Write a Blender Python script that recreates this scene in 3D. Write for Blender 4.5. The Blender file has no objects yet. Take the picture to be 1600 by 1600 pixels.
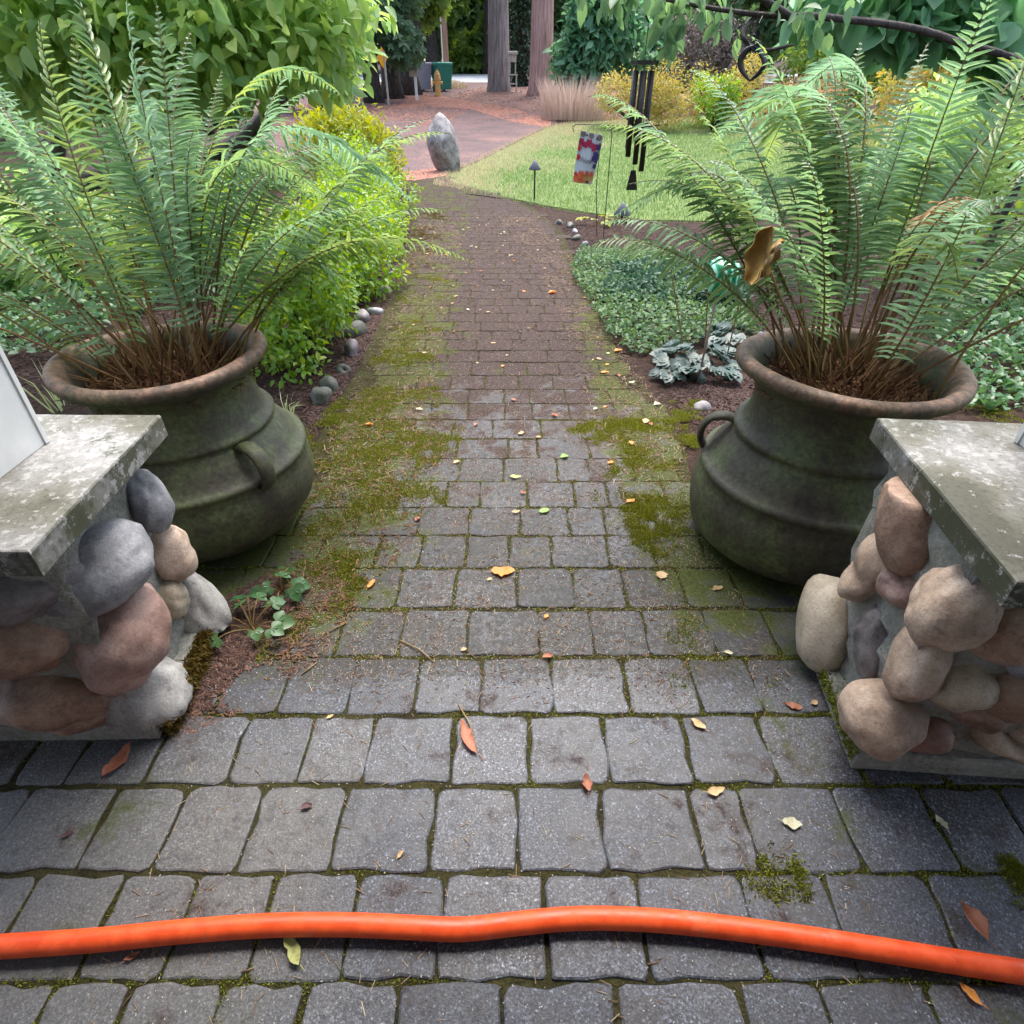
import bpy, math
import numpy as np
from mathutils import Vector, Matrix
R_ = math.radians
rng = np.random.default_rng(7)
sc = bpy.context.scene
COL = sc.collection

# ------------------------------------------------------------------ camera
F, YH, H = 930.0, 135.0, 1.285
TH = math.atan((800 - YH) / F)
ct, st = math.cos(TH), math.sin(TH)
cd = bpy.data.cameras.new('camera')
cam = bpy.data.objects.new('camera', cd)
COL.objects.link(cam)
cam.location = (0, 0, H)
cam.rotation_euler = (math.pi / 2 - TH, 0, 0)
cd.sensor_width = 36
cd.lens = 36 * F / 1600
cd.clip_start = 0.02
cd.clip_end = 500
sc.camera = cam

# ------------------------------------------------------------------ sky, sun, exposure
world = bpy.data.worlds.new('World')
sc.world = world
world.use_nodes = True
wn = world.node_tree.nodes
wl = world.node_tree.links
bg = wn['Background']
sky = wn.new('ShaderNodeTexSky')
sky.sky_type = 'NISHITA'
sky.sun_disc = False
SUN_EL, SUN_AZ = 66.0, 14.0
sky.sun_elevation = R_(SUN_EL)
sky.sun_rotation = R_(SUN_AZ)
sky.air_density = 1.0
sky.dust_density = 4.0
sky.ozone_density = 1.0
hs = wn.new('ShaderNodeHueSaturation')
hs.inputs['Saturation'].default_value = 0.85
wl.new(sky.outputs[0], hs.inputs['Color'])
wl.new(hs.outputs[0], bg.inputs['Color'])
bg.inputs['Strength'].default_value = 0.15
sd = bpy.data.lights.new('sun', 'SUN')
sd.energy = 1.0
sd.angle = R_(45)
sd.color = (1.0, 0.98, 0.95)
sun = bpy.data.objects.new('sun', sd)
COL.objects.link(sun)
az, el = R_(SUN_AZ), R_(SUN_EL)
sdir = Vector((math.sin(az) * math.cos(el), math.cos(az) * math.cos(el), math.sin(el)))
sun.rotation_euler = (-sdir).to_track_quat('-Z', 'Y').to_euler()
sc.view_settings.view_transform = 'Standard'
sc.view_settings.look = 'None'
sc.view_settings.gamma = 1
sc.view_settings.exposure = 2.08
sc.view_settings.use_curve_mapping = False
sc.render.engine = 'CYCLES'
sc.cycles.use_denoising = True
sc.cycles.max_bounces = 8
sc.cycles.transparent_max_bounces = 8

# ------------------------------------------------------------------ picture -> place
def ray(px, py):
    u = (px - 800) / F
    v = (800 - py) / F
    return np.array([u, ct + v * st, -st + v * ct])
CAM = np.array([0, 0, H])
def G(px, py, z=0.0):
    d = ray(px, py)
    return CAM + d * ((z - H) / d[2])
def AT(px, py, Y):
    d = ray(px, py)
    return CAM + d * (Y / d[1])
def hgt(y):
    y = np.asarray(y, float)
    t = np.clip(y - 12, 0, None)
    return 0.054 * np.where(t < 3, t * t / 6, t - 1.5)
def GT(px, py):
    d = ray(px, py)
    Y = np.linspace(0.3, 90, 6000)
    Z = H + d[2] * Y / d[1]
    k = np.argmax(Z < hgt(Y)) if (Z < hgt(Y)).any() else len(Y) - 1
    return CAM + d * (Y[k] / d[1])
def depth(P):
    P = np.asarray(P)
    return P[..., 1] * ct - (P[..., 2] - H) * st
def vnoise(x, y, s, seed=0):
    r = np.random.default_rng(seed).random((64, 64))
    x = np.asarray(x) * s + 100
    y = np.asarray(y) * s + 100
    i, j = np.floor(x).astype(int), np.floor(y).astype(int)
    fx, fy = x - i, y - j
    fx, fy = fx * fx * (3 - 2 * fx), fy * fy * (3 - 2 * fy)
    g = lambda a, b: r[a % 64, b % 64]
    return (g(i, j) * (1 - fx) + g(i + 1, j) * fx) * (1 - fy) + (g(i, j + 1) * (1 - fx) + g(i + 1, j + 1) * fx) * fy

# ------------------------------------------------------------------ materials
def new_mat(name):
    m = bpy.data.materials.new(name)
    m.use_nodes = True
    nt = m.node_tree
    return m, nt, nt.nodes, nt.links, nt.nodes['Principled BSDF']
def nd(ns, t, **kw):
    n = ns.new(t)
    for k, v in kw.items():
        setattr(n, k, v)
    return n
def ramp(ns, stops):
    r = ns.new('ShaderNodeValToRGB')
    e = r.color_ramp.elements
    e[0].position, e[0].color = stops[0][0], (*stops[0][1], 1)
    e[1].position, e[1].color = stops[-1][0], (*stops[-1][1], 1)
    for p, c in stops[1:-1]:
        x = e.new(p)
        x.color = (*c, 1)
    return r
def noise(ns, ls, vec, scale, detail=4, rough=0.6, dim='3D'):
    n = ns.new('ShaderNodeTexNoise')
    n.inputs['Scale'].default_value = scale
    n.inputs['Detail'].default_value = detail
    n.inputs['Roughness'].default_value = rough
    if vec is not None:
        ls.new(vec, n.inputs['Vector'])
    return n
def mixc(ns, ls, fac, a, b, mode='MIX'):
    m = ns.new('ShaderNodeMix')
    m.data_type = 'RGBA'
    m.blend_type = mode
    for sock, v in ((m.inputs[0], fac), (m.inputs[6], a), (m.inputs[7], b)):
        if hasattr(v, 'is_linked') or hasattr(v, 'links'):
            ls.new(v, sock)
        elif isinstance(v, (int, float)):
            sock.default_value = v
        else:
            sock.default_value = (*v, 1)
    return m.outputs[2]
def math_(ns, ls, op, a, b=None, clamp=False):
    m = ns.new('ShaderNodeMath')
    m.operation = op
    m.use_clamp = clamp
    for k, v in enumerate((a, b)):
        if v is None:
            continue
        if isinstance(v, (int, float)):
            m.inputs[k].default_value = v
        else:
            ls.new(v, m.inputs[k])
    return m.outputs[0]
def maprange(ns, ls, v, a, b, c=0.0, d=1.0):
    m = ns.new('ShaderNodeMapRange')
    m.interpolation_type = 'SMOOTHSTEP'
    ls.new(v, m.inputs[0])
    for k, x in enumerate((a, b, c, d)):
        m.inputs[k + 1].default_value = x
    return m.outputs[0]
def bump(ns, ls, b, h, strength=0.3, dist=0.01):
    n = ns.new('ShaderNodeBump')
    n.inputs['Strength'].default_value = strength
    n.inputs['Distance'].default_value = dist
    ls.new(h, n.inputs['Height'])
    ls.new(n.outputs[0], b.inputs['Normal'])
def plain(name, col, rough=0.6, metal=0.0, var=0.12, scale=30, bstr=0.15, spec=0.5):
    m, nt, ns, ls, b = new_mat(name)
    g = ns.new('ShaderNodeNewGeometry')
    n = noise(ns, ls, g.outputs['Position'], scale)
    c = np.array(col)
    r = ramp(ns, [(0.3, tuple(c * (1 - var * 2))), (0.7, tuple(np.minimum(c * (1 + var * 2), 1)))])
    ls.new(n.outputs[0], r.inputs[0])
    ls.new(r.outputs[0], b.inputs['Base Color'])
    b.inputs['Roughness'].default_value = rough
    b.inputs['Metallic'].default_value = metal
    b.inputs['Specular IOR Level'].default_value = spec
    if bstr:
        bump(ns, ls, b, n.outputs[0], bstr, 0.01)
    return m
def foliage(name, stops, rough=0.45, trans=0.35, spec=0.5, tcol=None):
    m, nt, ns, ls, b = new_mat(name)
    at = nd(ns, 'ShaderNodeAttribute', attribute_name='rnd')
    oi = ns.new('ShaderNodeObjectInfo')
    f = math_(ns, ls, 'FRACT', math_(ns, ls, 'ADD', at.outputs['Fac'], oi.outputs['Random']))
    n = len(stops)
    r = ramp(ns, [(k / (n - 1), c) for k, c in enumerate(stops)])
    ls.new(f, r.inputs[0])
    ls.new(r.outputs[0], b.inputs['Base Color'])
    b.inputs['Roughness'].default_value = rough
    b.inputs['Specular IOR Level'].default_value = spec
    if trans:
        t = ns.new('ShaderNodeBsdfTranslucent')
        hsv = ns.new('ShaderNodeHueSaturation')
        hsv.inputs['Hue'].default_value = 0.47
        hsv.inputs['Saturation'].default_value = 1.15
        hsv.inputs['Value'].default_value = 1.6
        ls.new(r.outputs[0], hsv.inputs['Color'])
        ls.new(hsv.outputs[0], t.inputs['Color'])
        mx = ns.new('ShaderNodeMixShader')
        mx.inputs[0].default_value = trans
        ls.new(b.outputs[0], mx.inputs[1])
        ls.new(t.outputs[0], mx.inputs[2])
        ls.new(mx.outputs[0], ns['Material Output'].inputs['Surface'])
    return m
def rnd_mat(name, stops, rough=0.8):
    return foliage(name, stops, rough, 0.0, 0.3)

def paver_material():
    m, nt, ns, ls, b = new_mat('tumbled concrete paver')
    g = ns.new('ShaderNodeNewGeometry')
    P = g.outputs['Position']
    oi = ns.new('ShaderNodeObjectInfo')
    at = nd(ns, 'ShaderNodeAttribute', attribute_name='rnd')
    f = math_(ns, ls, 'FRACT', math_(ns, ls, 'ADD', at.outputs['Fac'], oi.outputs['Random']))
    base = ramp(ns, [(0, (0.034, 0.039, 0.050)), (0.35, (0.046, 0.052, 0.065)), (0.7, (0.057, 0.062, 0.074)), (1, (0.072, 0.076, 0.084))])
    ls.new(f, base.inputs[0])
    sp = noise(ns, ls, P, 210, 4, 0.8)
    spr = ramp(ns, [(0.38, (0.22, 0.22, 0.24)), (0.47, (0.85, 0.85, 0.86)), (0.54, (1.15, 1.15, 1.15)), (0.60, (1.8, 1.8, 1.8)), (0.66, (3.6, 3.6, 3.6))])
    ls.new(sp.outputs[0], spr.inputs[0])
    c = mixc(ns, ls, 1.0, base.outputs[0], spr.outputs[0], 'MULTIPLY')
    vo = ns.new('ShaderNodeTexVoronoi')
    vo.inputs['Scale'].default_value = 300
    ls.new(P, vo.inputs['Vector'])
    vx = ns.new('ShaderNodeSeparateXYZ')
    ls.new(vo.outputs['Color'], vx.inputs[0])
    vr = ramp(ns, [(0.0, (0.18, 0.18, 0.19)), (0.16, (0.45, 0.45, 0.46)), (0.24, (0.92, 0.92, 0.92)), (0.78, (1.08, 1.08, 1.08)), (0.88, (1.75, 1.75, 1.75)), (1.0, (3.2, 3.2, 3.2))])
    ls.new(vx.outputs[0], vr.inputs[0])
    c = mixc(ns, ls, 0.75, c, vr.outputs[0], 'MULTIPLY')
    bl = noise(ns, ls, P, 12, 6, 0.75)
    blr = ramp(ns, [(0.33, (0.5, 0.49, 0.47)), (0.5, (0.95, 0.95, 0.95)), (0.64, (1.28, 1.28, 1.30))])
    ls.new(bl.outputs[0], blr.inputs[0])
    c = mixc(ns, ls, 0.9, c, blr.outputs[0], 'MULTIPLY')
    wet = noise(ns, ls, P, 2.3, 4, 0.6)
    wr = ramp(ns, [(0.36, (0.52, 0.54, 0.57)), (0.5, (0.92, 0.93, 0.95)), (0.64, (1.30, 1.27, 1.22))])
    ls.new(wet.outputs[0], wr.inputs[0])
    c = mixc(ns, ls, 0.9, c, wr.outputs[0], 'MULTIPLY')
    sx = ns.new('ShaderNodeSeparateXYZ')
    ls.new(P, sx.inputs[0])
    # the pavers that stay dry under the roof at the left are paler and warmer
    dry = math_(ns, ls, 'MULTIPLY', maprange(ns, ls, sx.outputs[0], -0.50, -0.22, 1.0, 0.0), maprange(ns, ls, sx.outputs[1], 0.62, 1.0, 1.0, 0.0))
    c = mixc(ns, ls, math_(ns, ls, 'MULTIPLY', dry, 0.75), c, mixc(ns, ls, 1.0, (0.105, 0.103, 0.097), mixc(ns, ls, 0.5, spr.outputs[0], (1, 1, 1)), 'MULTIPLY'))
    # film of fine dark debris that starts past the dripline of the roof
    fn = noise(ns, ls, P, 55, 5, 0.8)
    fz = maprange(ns, ls, sx.outputs[1], 0.86, 1.10, -0.20, 0.06)
    fm_ = maprange(ns, ls, math_(ns, ls, 'ADD', math_(ns, ls, 'ADD', math_(ns, ls, 'MULTIPLY', fn.outputs[0], 0.6), math_(ns, ls, 'MULTIPLY', wet.outputs[0], 0.4)), fz), 0.44, 0.58, 0.0, 0.72)
    fc_ = ramp(ns, [(0.38, (0.018, 0.018, 0.014)), (0.55, (0.040, 0.038, 0.030)), (0.68, (0.10, 0.092, 0.075))])
    fq = noise(ns, ls, P, 240, 3, 0.8)
    ls.new(fq.outputs[0], fc_.inputs[0])
    c = mixc(ns, ls, fm_, c, fc_.outputs[0])
    # black grime in blotches
    gn = noise(ns, ls, P, 30, 6, 0.8)
    gm_ = maprange(ns, ls, math_(ns, ls, 'ADD', gn.outputs[0], math_(ns, ls, 'MULTIPLY', math_(ns, ls, 'SUBTRACT', wet.outputs[0], 0.5), -0.5)), 0.52, 0.66, 0.0, 0.7)
    c = mixc(ns, ls, gm_, c, (0.022, 0.022, 0.022))
    # brown needle dirt, thicker far along the path, with canopy shade painted in
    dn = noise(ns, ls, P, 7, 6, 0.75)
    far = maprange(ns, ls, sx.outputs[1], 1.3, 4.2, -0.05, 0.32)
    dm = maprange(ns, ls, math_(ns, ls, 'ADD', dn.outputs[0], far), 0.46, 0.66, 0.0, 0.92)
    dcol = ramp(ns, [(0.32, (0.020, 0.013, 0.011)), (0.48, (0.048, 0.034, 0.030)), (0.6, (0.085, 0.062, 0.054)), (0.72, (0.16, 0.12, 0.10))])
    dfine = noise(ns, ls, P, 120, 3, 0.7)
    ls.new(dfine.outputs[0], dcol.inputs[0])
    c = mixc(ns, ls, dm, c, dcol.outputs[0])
    # moss along the sides of the path and in blotches
    ax = math_(ns, ls, 'ABSOLUTE', math_(ns, ls, 'SUBTRACT', sx.outputs[0], 0.03))
    side = maprange(ns, ls, ax, 0.20, 0.62, -0.12, 0.15)
    mn = noise(ns, ls, P, 5, 5, 0.7)
    nearm = math_(ns, ls, 'ADD', maprange(ns, ls, sx.outputs[1], 0.9, 1.5, -0.20, 0.03), maprange(ns, ls, sx.outputs[1], 3.0, 6.5, 0.0, -0.14))
    mm = maprange(ns, ls, math_(ns, ls, 'ADD', math_(ns, ls, 'ADD', mn.outputs[0], side), nearm), 0.50, 0.66, 0.0, 0.85)
    mcol = ramp(ns, [(0.3, (0.028, 0.038, 0.010)), (0.7, (0.085, 0.10, 0.022))])
    ls.new(dfine.outputs[0], mcol.inputs[0])
    c = mixc(ns, ls, mm, c, mcol.outputs[0])
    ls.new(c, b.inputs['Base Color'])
    rr = maprange(ns, ls, math_(ns, ls, 'ADD', math_(ns, ls, 'MULTIPLY', bl.outputs[0], 0.5), math_(ns, ls, 'MULTIPLY', wet.outputs[0], 0.5)), 0.36, 0.62, 0.34, 0.66)
    cover = math_(ns, ls, 'MAXIMUM', math_(ns, ls, 'MAXIMUM', dm, mm), math_(ns, ls, 'MULTIPLY', fm_, 0.8))
    ls.new(math_(ns, ls, 'MAXIMUM', rr, cover), b.inputs['Roughness'])
    ls.new(math_(ns, ls, 'SUBTRACT', 0.5, math_(ns, ls, 'MULTIPLY', cover, 0.46)), b.inputs['Specular IOR Level'])
    ls.new(maprange(ns, ls, math_(ns, ls, 'ADD', math_(ns, ls, 'MAXIMUM', cover, dry), gm_), 0.0, 0.8, 0.10, 0.0), b.inputs['Coat Weight'])
    b.inputs['Coat Roughness'].default_value = 0.34
    hh = math_(ns, ls, 'ADD', math_(ns, ls, 'MULTIPLY', sp.outputs[0], 0.5), bl.outputs[0])
    bump(ns, ls, b, hh, 0.5, 0.006)
    return m
def concrete_material():
    m, nt, ns, ls, b = new_mat('weathered concrete')
    g = ns.new('ShaderNodeNewGeometry')
    P = g.outputs['Position']
    n1 = noise(ns, ls, P, 3.2, 5, 0.6)
    r1 = ramp(ns, [(0.38, (0.065, 0.066, 0.045)), (0.46, (0.125, 0.122, 0.095)), (0.54, (0.19, 0.19, 0.178)), (0.64, (0.245, 0.245, 0.24))])
    ls.new(n1.outputs[0], r1.inputs[0])
    n2 = noise(ns, ls, P, 95, 4, 0.8)
    r2 = ramp(ns, [(0.36, (0.35, 0.35, 0.34)), (0.45, (0.93, 0.93, 0.93)), (0.7, (1.1, 1.1, 1.1))])
    ls.new(n2.outputs[0], r2.inputs[0])
    c = mixc(ns, ls, 0.75, r1.outputs[0], r2.outputs[0], 'MULTIPLY')
    # dark algae that grips the side faces and the arrises in patches
    sx = ns.new('ShaderNodeSeparateXYZ')
    ls.new(g.outputs['True Normal'], sx.inputs[0])
    sidef = maprange(ns, ls, sx.outputs[2], 0.1, 0.9, 0.13, 0.0)
    n3 = noise(ns, ls, P, 6, 5, 0.7)
    mk = maprange(ns, ls, math_(ns, ls, 'ADD', n3.outputs[0], sidef), 0.58, 0.68, 0, 0.85)
    c = mixc(ns, ls, mk, c, (0.040, 0.046, 0.020))
    n4 = noise(ns, ls, P, 38, 5, 0.8)
    wk = maprange(ns, ls, math_(ns, ls, 'ADD', math_(ns, ls, 'MULTIPLY', n4.outputs[0], 0.7), math_(ns, ls, 'MULTIPLY', n1.outputs[0], 0.3)), 0.53, 0.57, 0, 0.7)
    c = mixc(ns, ls, wk, c, (0.36, 0.36, 0.355))
    ls.new(c, b.inputs['Base Color'])
    b.inputs['Roughness'].default_value = 0.75
    bump(ns, ls, b, n2.outputs[0], 0.25, 0.004)
    return m
def urn_material():
    m, nt, ns, ls, b = new_mat('mossy terracotta')
    g = ns.new('ShaderNodeNewGeometry')
    P = g.outputs['Position']
    n1 = noise(ns, ls, P, 5, 7, 0.75)
    r1 = ramp(ns, [(0.33, (0.028, 0.023, 0.015)), (0.43, (0.048, 0.043, 0.027)), (0.50, (0.060, 0.063, 0.031)), (0.58, (0.076, 0.098, 0.036)), (0.70, (0.125, 0.13, 0.08))])
    ls.new(n1.outputs[0], r1.inputs[0])
    sx = ns.new('ShaderNodeSeparateXYZ')
    ls.new(P, sx.inputs[0])
    n2 = noise(ns, ls, P, 22, 5, 0.75)
    rim = maprange(ns, ls, math_(ns, ls, 'ADD', sx.outputs[2], math_(ns, ls, 'MULTIPLY', n2.outputs[0], 0.05)), 0.630, 0.672, 0, 0.9)
    tc = ramp(ns, [(0.35, (0.085, 0.06, 0.045)), (0.52, (0.20, 0.12, 0.08)), (0.68, (0.30, 0.17, 0.115))])
    ls.new(n2.outputs[0], tc.inputs[0])
    c = mixc(ns, ls, rim, r1.outputs[0], tc.outputs[0])
    n3 = noise(ns, ls, P, 70, 4, 0.7)
    r3 = ramp(ns, [(0.35, (0.4, 0.4, 0.4)), (0.5, (1, 1, 1)), (0.66, (1.7, 1.7, 1.7))])
    ls.new(n3.outputs[0], r3.inputs[0])
    c = mixc(ns, ls, 0.6, c, r3.outputs[0], 'MULTIPLY')
    ls.new(c, b.inputs['Base Color'])
    b.inputs['Roughness'].default_value = 0.62
    bump(ns, ls, b, math_(ns, ls, 'ADD', n2.outputs[0], math_(ns, ls, 'MULTIPLY', n3.outputs[0], 0.5)), 0.3, 0.006)
    return m
def stone_material(name, ca, cb, cc):
    m, nt, ns, ls, b = new_mat(name)
    g = ns.new('ShaderNodeNewGeometry')
    P = g.outputs['Position']
    n1 = noise(ns, ls, P, 7, 6, 0.7)
    r = ramp(ns, [(0.36, ca), (0.5, cb), (0.63, cc)])
    ls.new(n1.outputs[0], r.inputs[0])
    n2 = noise(ns, ls, P, 170, 4, 0.8)
    r2 = ramp(ns, [(0.34, (0.45, 0.45, 0.45)), (0.46, (0.95, 0.95, 0.95)), (0.68, (1.4, 1.4, 1.4))])
    ls.new(n2.outputs[0], r2.inputs[0])
    c = mixc(ns, ls, 0.5, r.outputs[0], r2.outputs[0], 'MULTIPLY')
    n3 = noise(ns, ls, P, 26, 6, 0.75)
    st_ = maprange(ns, ls, n3.outputs[0], 0.56, 0.68, 0.0, 0.55)
    c = mixc(ns, ls, st_, c, tuple(np.array(ca) * 0.55))
    ls.new(c, b.inputs['Base Color'])
    b.inputs['Roughness'].default_value = 0.6
    bump(ns, ls, b, math_(ns, ls, 'ADD', n3.outputs[0], math_(ns, ls, 'MULTIPLY', n2.outputs[0], 0.25)), 0.40, 0.008)
    return m
def ground_material(name, stops, scale=14, fine=90, bstr=0.6, spec=0.12):
    m, nt, ns, ls, b = new_mat(name)
    g = ns.new('ShaderNodeNewGeometry')
    P = g.outputs['Position']
    n1 = noise(ns, ls, P, scale, 6, 0.75)
    n2 = noise(ns, ls, P, fine, 4, 0.75)
    k = math_(ns, ls, 'ADD', math_(ns, ls, 'MULTIPLY', n1.outputs[0], 0.5), math_(ns, ls, 'MULTIPLY', n2.outputs[0], 0.5))
    n = len(stops)
    r = ramp(ns, [(0.34 + 0.32 * i / (n - 1), c) for i, c in enumerate(stops)])
    ls.new(k, r.inputs[0])
    ls.new(r.outputs[0], b.inputs['Base Color'])
    b.inputs['Roughness'].default_value = 0.95
    b.inputs['Specular IOR Level'].default_value = spec
    bump(ns, ls, b, k, bstr, 0.02)
    return m
def bark_material(name, ca, cb, zs=0.25, scale=14):
    m, nt, ns, ls, b = new_mat(name)
    g = ns.new('ShaderNodeNewGeometry')
    mp = ns.new('ShaderNodeMapping')
    mp.inputs['Scale'].default_value = (1, 1, zs)
    ls.new(g.outputs['Position'], mp.inputs['Vector'])
    n = noise(ns, ls, mp.outputs[0], scale, 5, 0.7)
    r = ramp(ns, [(0.35, ca), (0.62, cb)])
    ls.new(n.outputs[0], r.inputs[0])
    ls.new(r.outputs[0], b.inputs['Base Color'])
    b.inputs['Roughness'].default_value = 0.9
    bump(ns, ls, b, n.outputs[0], 0.9, 0.05)
    return m

def hose_material():
    m, nt, ns, ls, b = new_mat('orange rubber hose')
    g = ns.new('ShaderNodeNewGeometry')
    P = g.outputs['Position']
    n1 = noise(ns, ls, P, 30, 5, 0.7)
    c = mixc(ns, ls, maprange(ns, ls, n1.outputs[0], 0.35, 0.65), (0.66, 0.062, 0.010), (0.80, 0.095, 0.016))
    n2 = noise(ns, ls, P, 75, 5, 0.85)
    c = mixc(ns, ls, maprange(ns, ls, n2.outputs[0], 0.60, 0.70, 0, 0.55), c, (0.16, 0.03, 0.015))
    n3 = noise(ns, ls, P, 16, 4, 0.7)
    c = mixc(ns, ls, maprange(ns, ls, n3.outputs[0], 0.58, 0.72, 0, 0.35), c, (0.55, 0.20, 0.12))
    ls.new(c, b.inputs['Base Color'])
    ls.new(maprange(ns, ls, n1.outputs[0], 0.3, 0.7, 0.38, 0.62), b.inputs['Roughness'])
    bump(ns, ls, b, n2.outputs[0], 0.15, 0.002)
    return m
M = {}
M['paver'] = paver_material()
M['concrete'] = concrete_material()
M['urn'] = urn_material()
M['mortar'] = ground_material('mortar', [(0.14, 0.145, 0.11), (0.27, 0.27, 0.24), (0.38, 0.38, 0.35)], 9, 80, 0.9)
M['stone_tan'] = stone_material('tan stone', (0.26, 0.18, 0.13), (0.42, 0.315, 0.235), (0.54, 0.43, 0.345))
M['stone_cream'] = stone_material('cream stone', (0.24, 0.19, 0.13), (0.36, 0.30, 0.22), (0.46, 0.40, 0.31))
M['stone_brown'] = stone_material('brown stone', (0.16, 0.095, 0.068), (0.30, 0.195, 0.14), (0.40, 0.285, 0.21))
M['stone_pink'] = stone_material('pink stone', (0.20, 0.12, 0.095), (0.33, 0.215, 0.18), (0.42, 0.31, 0.27))
M['stone_gray'] = stone_material('gray stone', (0.11, 0.115, 0.125), (0.22, 0.225, 0.24), (0.34, 0.34, 0.35))
M['stone_purple'] = stone_material('purple gray stone', (0.07, 0.06, 0.062), (0.16, 0.14, 0.142), (0.27, 0.245, 0.245))
M['stone_light'] = stone_material('light gray stone', (0.17, 0.165, 0.155), (0.31, 0.305, 0.285), (0.42, 0.41, 0.385))
M['stone_moss'] = stone_material('mossy field stone', (0.03, 0.035, 0.02), (0.075, 0.078, 0.06), (0.15, 0.15, 0.135))
M['soil'] = ground_material('bark soil', [(0.010, 0.006, 0.005), (0.028, 0.017, 0.013), (0.055, 0.034, 0.026), (0.10, 0.064, 0.048)], 20, 110, 1.0)
M['joint'] = ground_material('mossy joint soil', [(0.018, 0.014, 0.009), (0.034, 0.030, 0.014), (0.060, 0.058, 0.020), (0.085, 0.060, 0.042)], 9, 160, 1.0)
M['lawn'] = ground_material('lawn turf', [(0.06, 0.10, 0.03), (0.12, 0.165, 0.055), (0.20, 0.23, 0.10)], 3, 40)
M['asphalt'] = ground_material('wet asphalt', [(0.045, 0.036, 0.038), (0.08, 0.058, 0.06), (0.135, 0.085, 0.078), (0.26, 0.13, 0.10)], 0.9, 25, 0.2, 0.3)
M['road'] = ground_material('pale road', [(0.30, 0.32, 0.34), (0.40, 0.42, 0.44)], 0.6, 30, 0.1)
M['berm'] = ground_material('needle mulch', [(0.09, 0.05, 0.04), (0.19, 0.11, 0.09), (0.32, 0.20, 0.17)], 3, 30)
M['hose'] = hose_material()
M['white_paint'] = plain('white painted wood', (0.62, 0.63, 0.62), 0.55, 0, 0.05, 12, 0.1)
M['porch_white'] = plain('porch boards', (0.60, 0.58, 0.55), 0.7, 0, 0.05, 8, 0.1)
M['dark_metal'] = plain('dark bronze metal', (0.030, 0.026, 0.020), 0.45, 0.5, 0.15, 60, 0.1)
M['black_metal'] = plain('black metal', (0.02, 0.02, 0.022), 0.5, 0.3, 0.1, 60, 0.05)
M['gray_metal'] = plain('gray lamp metal', (0.10, 0.10, 0.115), 0.5, 0.4, 0.1, 60, 0.05)
M['ochre'] = plain('ochre ceramic', (0.36, 0.235, 0.075), 0.7, 0, 0.18, 40, 0.3, 0.2)
M['pale_ochre'] = plain('pale ceramic', (0.50, 0.42, 0.28), 0.5, 0, 0.1, 25, 0.2)
M['bin_gray'] = plain('gray bin plastic', (0.30, 0.30, 0.36), 0.5, 0, 0.03, 5, 0)
M['bin_dark'] = plain('dark bin side plastic', (0.20, 0.20, 0.24), 0.5, 0, 0.03, 5, 0)
M['bin_green'] = plain('green bin plastic', (0.01, 0.17, 0.12), 0.5, 0, 0.03, 5, 0)
M['bin_lid_green'] = plain('green bin lid', (0.015, 0.21, 0.15), 0.5, 0, 0.03, 5, 0)
M['yellow'] = plain('hydrant yellow', (0.58, 0.33, 0.10), 0.5, 0, 0.05, 8, 0)
M['sign'] = plain('amber sign face', (0.75, 0.32, 0.01), 0.4, 0, 0.03, 5, 0)
M['pole'] = bark_material('pole wood', (0.20, 0.12, 0.085), (0.34, 0.22, 0.165), 0.1)
M['lantern'] = plain('weathered white wood', (0.38, 0.35, 0.29), 0.8, 0, 0.15, 15, 0.2)
M['bark_red'] = bark_material('fir bark', (0.22, 0.115, 0.095), (0.52, 0.32, 0.28), 0.08, 16)
M['bark_gray'] = bark_material('gray fir bark', (0.10, 0.085, 0.08), (0.31, 0.26, 0.245), 0.08, 16)
M['bark_dark'] = bark_material('dark bark', (0.018, 0.014, 0.012), (0.065, 0.05, 0.042), 0.3, 12)
M['straw'] = rnd_mat('straw stalks', [(0.10, 0.045, 0.02), (0.20, 0.10, 0.045), (0.06, 0.03, 0.018), (0.30, 0.17, 0.08)])
M['rachis'] = foliage('fern stalk', [(0.15, 0.085, 0.030), (0.17, 0.12, 0.04), (0.16, 0.07, 0.03)], 0.5, 0, 0.4)
M['fern'] = foliage('fern leaflets', [(0.12, 0.225, 0.10), (0.16, 0.28, 0.15), (0.19, 0.31, 0.20), (0.155, 0.28, 0.14), (0.18, 0.295, 0.12), (0.20, 0.29, 0.09)], 0.38, 0.48, 0.6)
M['fern_dry'] = foliage('dry fern leaflets', [(0.30, 0.21, 0.10), (0.22, 0.14, 0.06)], 0.6, 0.2, 0.3)
M['dogwood'] = foliage('dogwood leaves', [(0.24, 0.40, 0.12), (0.32, 0.48, 0.15), (0.20, 0.37, 0.16), (0.40, 0.52, 0.18)], 0.38, 0.5)
M['spirea'] = foliage('golden green leaves', [(0.12, 0.26, 0.025), (0.18, 0.33, 0.035), (0.11, 0.24, 0.04), (0.30, 0.39, 0.05)], 0.45, 0.4)
M['globe'] = foliage('yellow green conifer sprays', [(0.17, 0.22, 0.022), (0.27, 0.31, 0.035), (0.20, 0.26, 0.025), (0.36, 0.38, 0.05)], 0.6, 0.35)
M['cover'] = foliage('ground cover leaves', [(0.07, 0.15, 0.06), (0.11, 0.20, 0.08), (0.06, 0.125, 0.06), (0.15, 0.235, 0.085)], 0.55, 0.3, 0.35)
M['cover_dark'] = foliage('dark ground cover leaves', [(0.04, 0.085, 0.05), (0.065, 0.13, 0.075), (0.045, 0.10, 0.062)], 0.55, 0.2, 0.35)
M['heuchera'] = foliage('blue green leaves', [(0.032, 0.065, 0.052), (0.055, 0.095, 0.08), (0.04, 0.075, 0.058)], 0.42, 0.15, 0.5)
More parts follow.
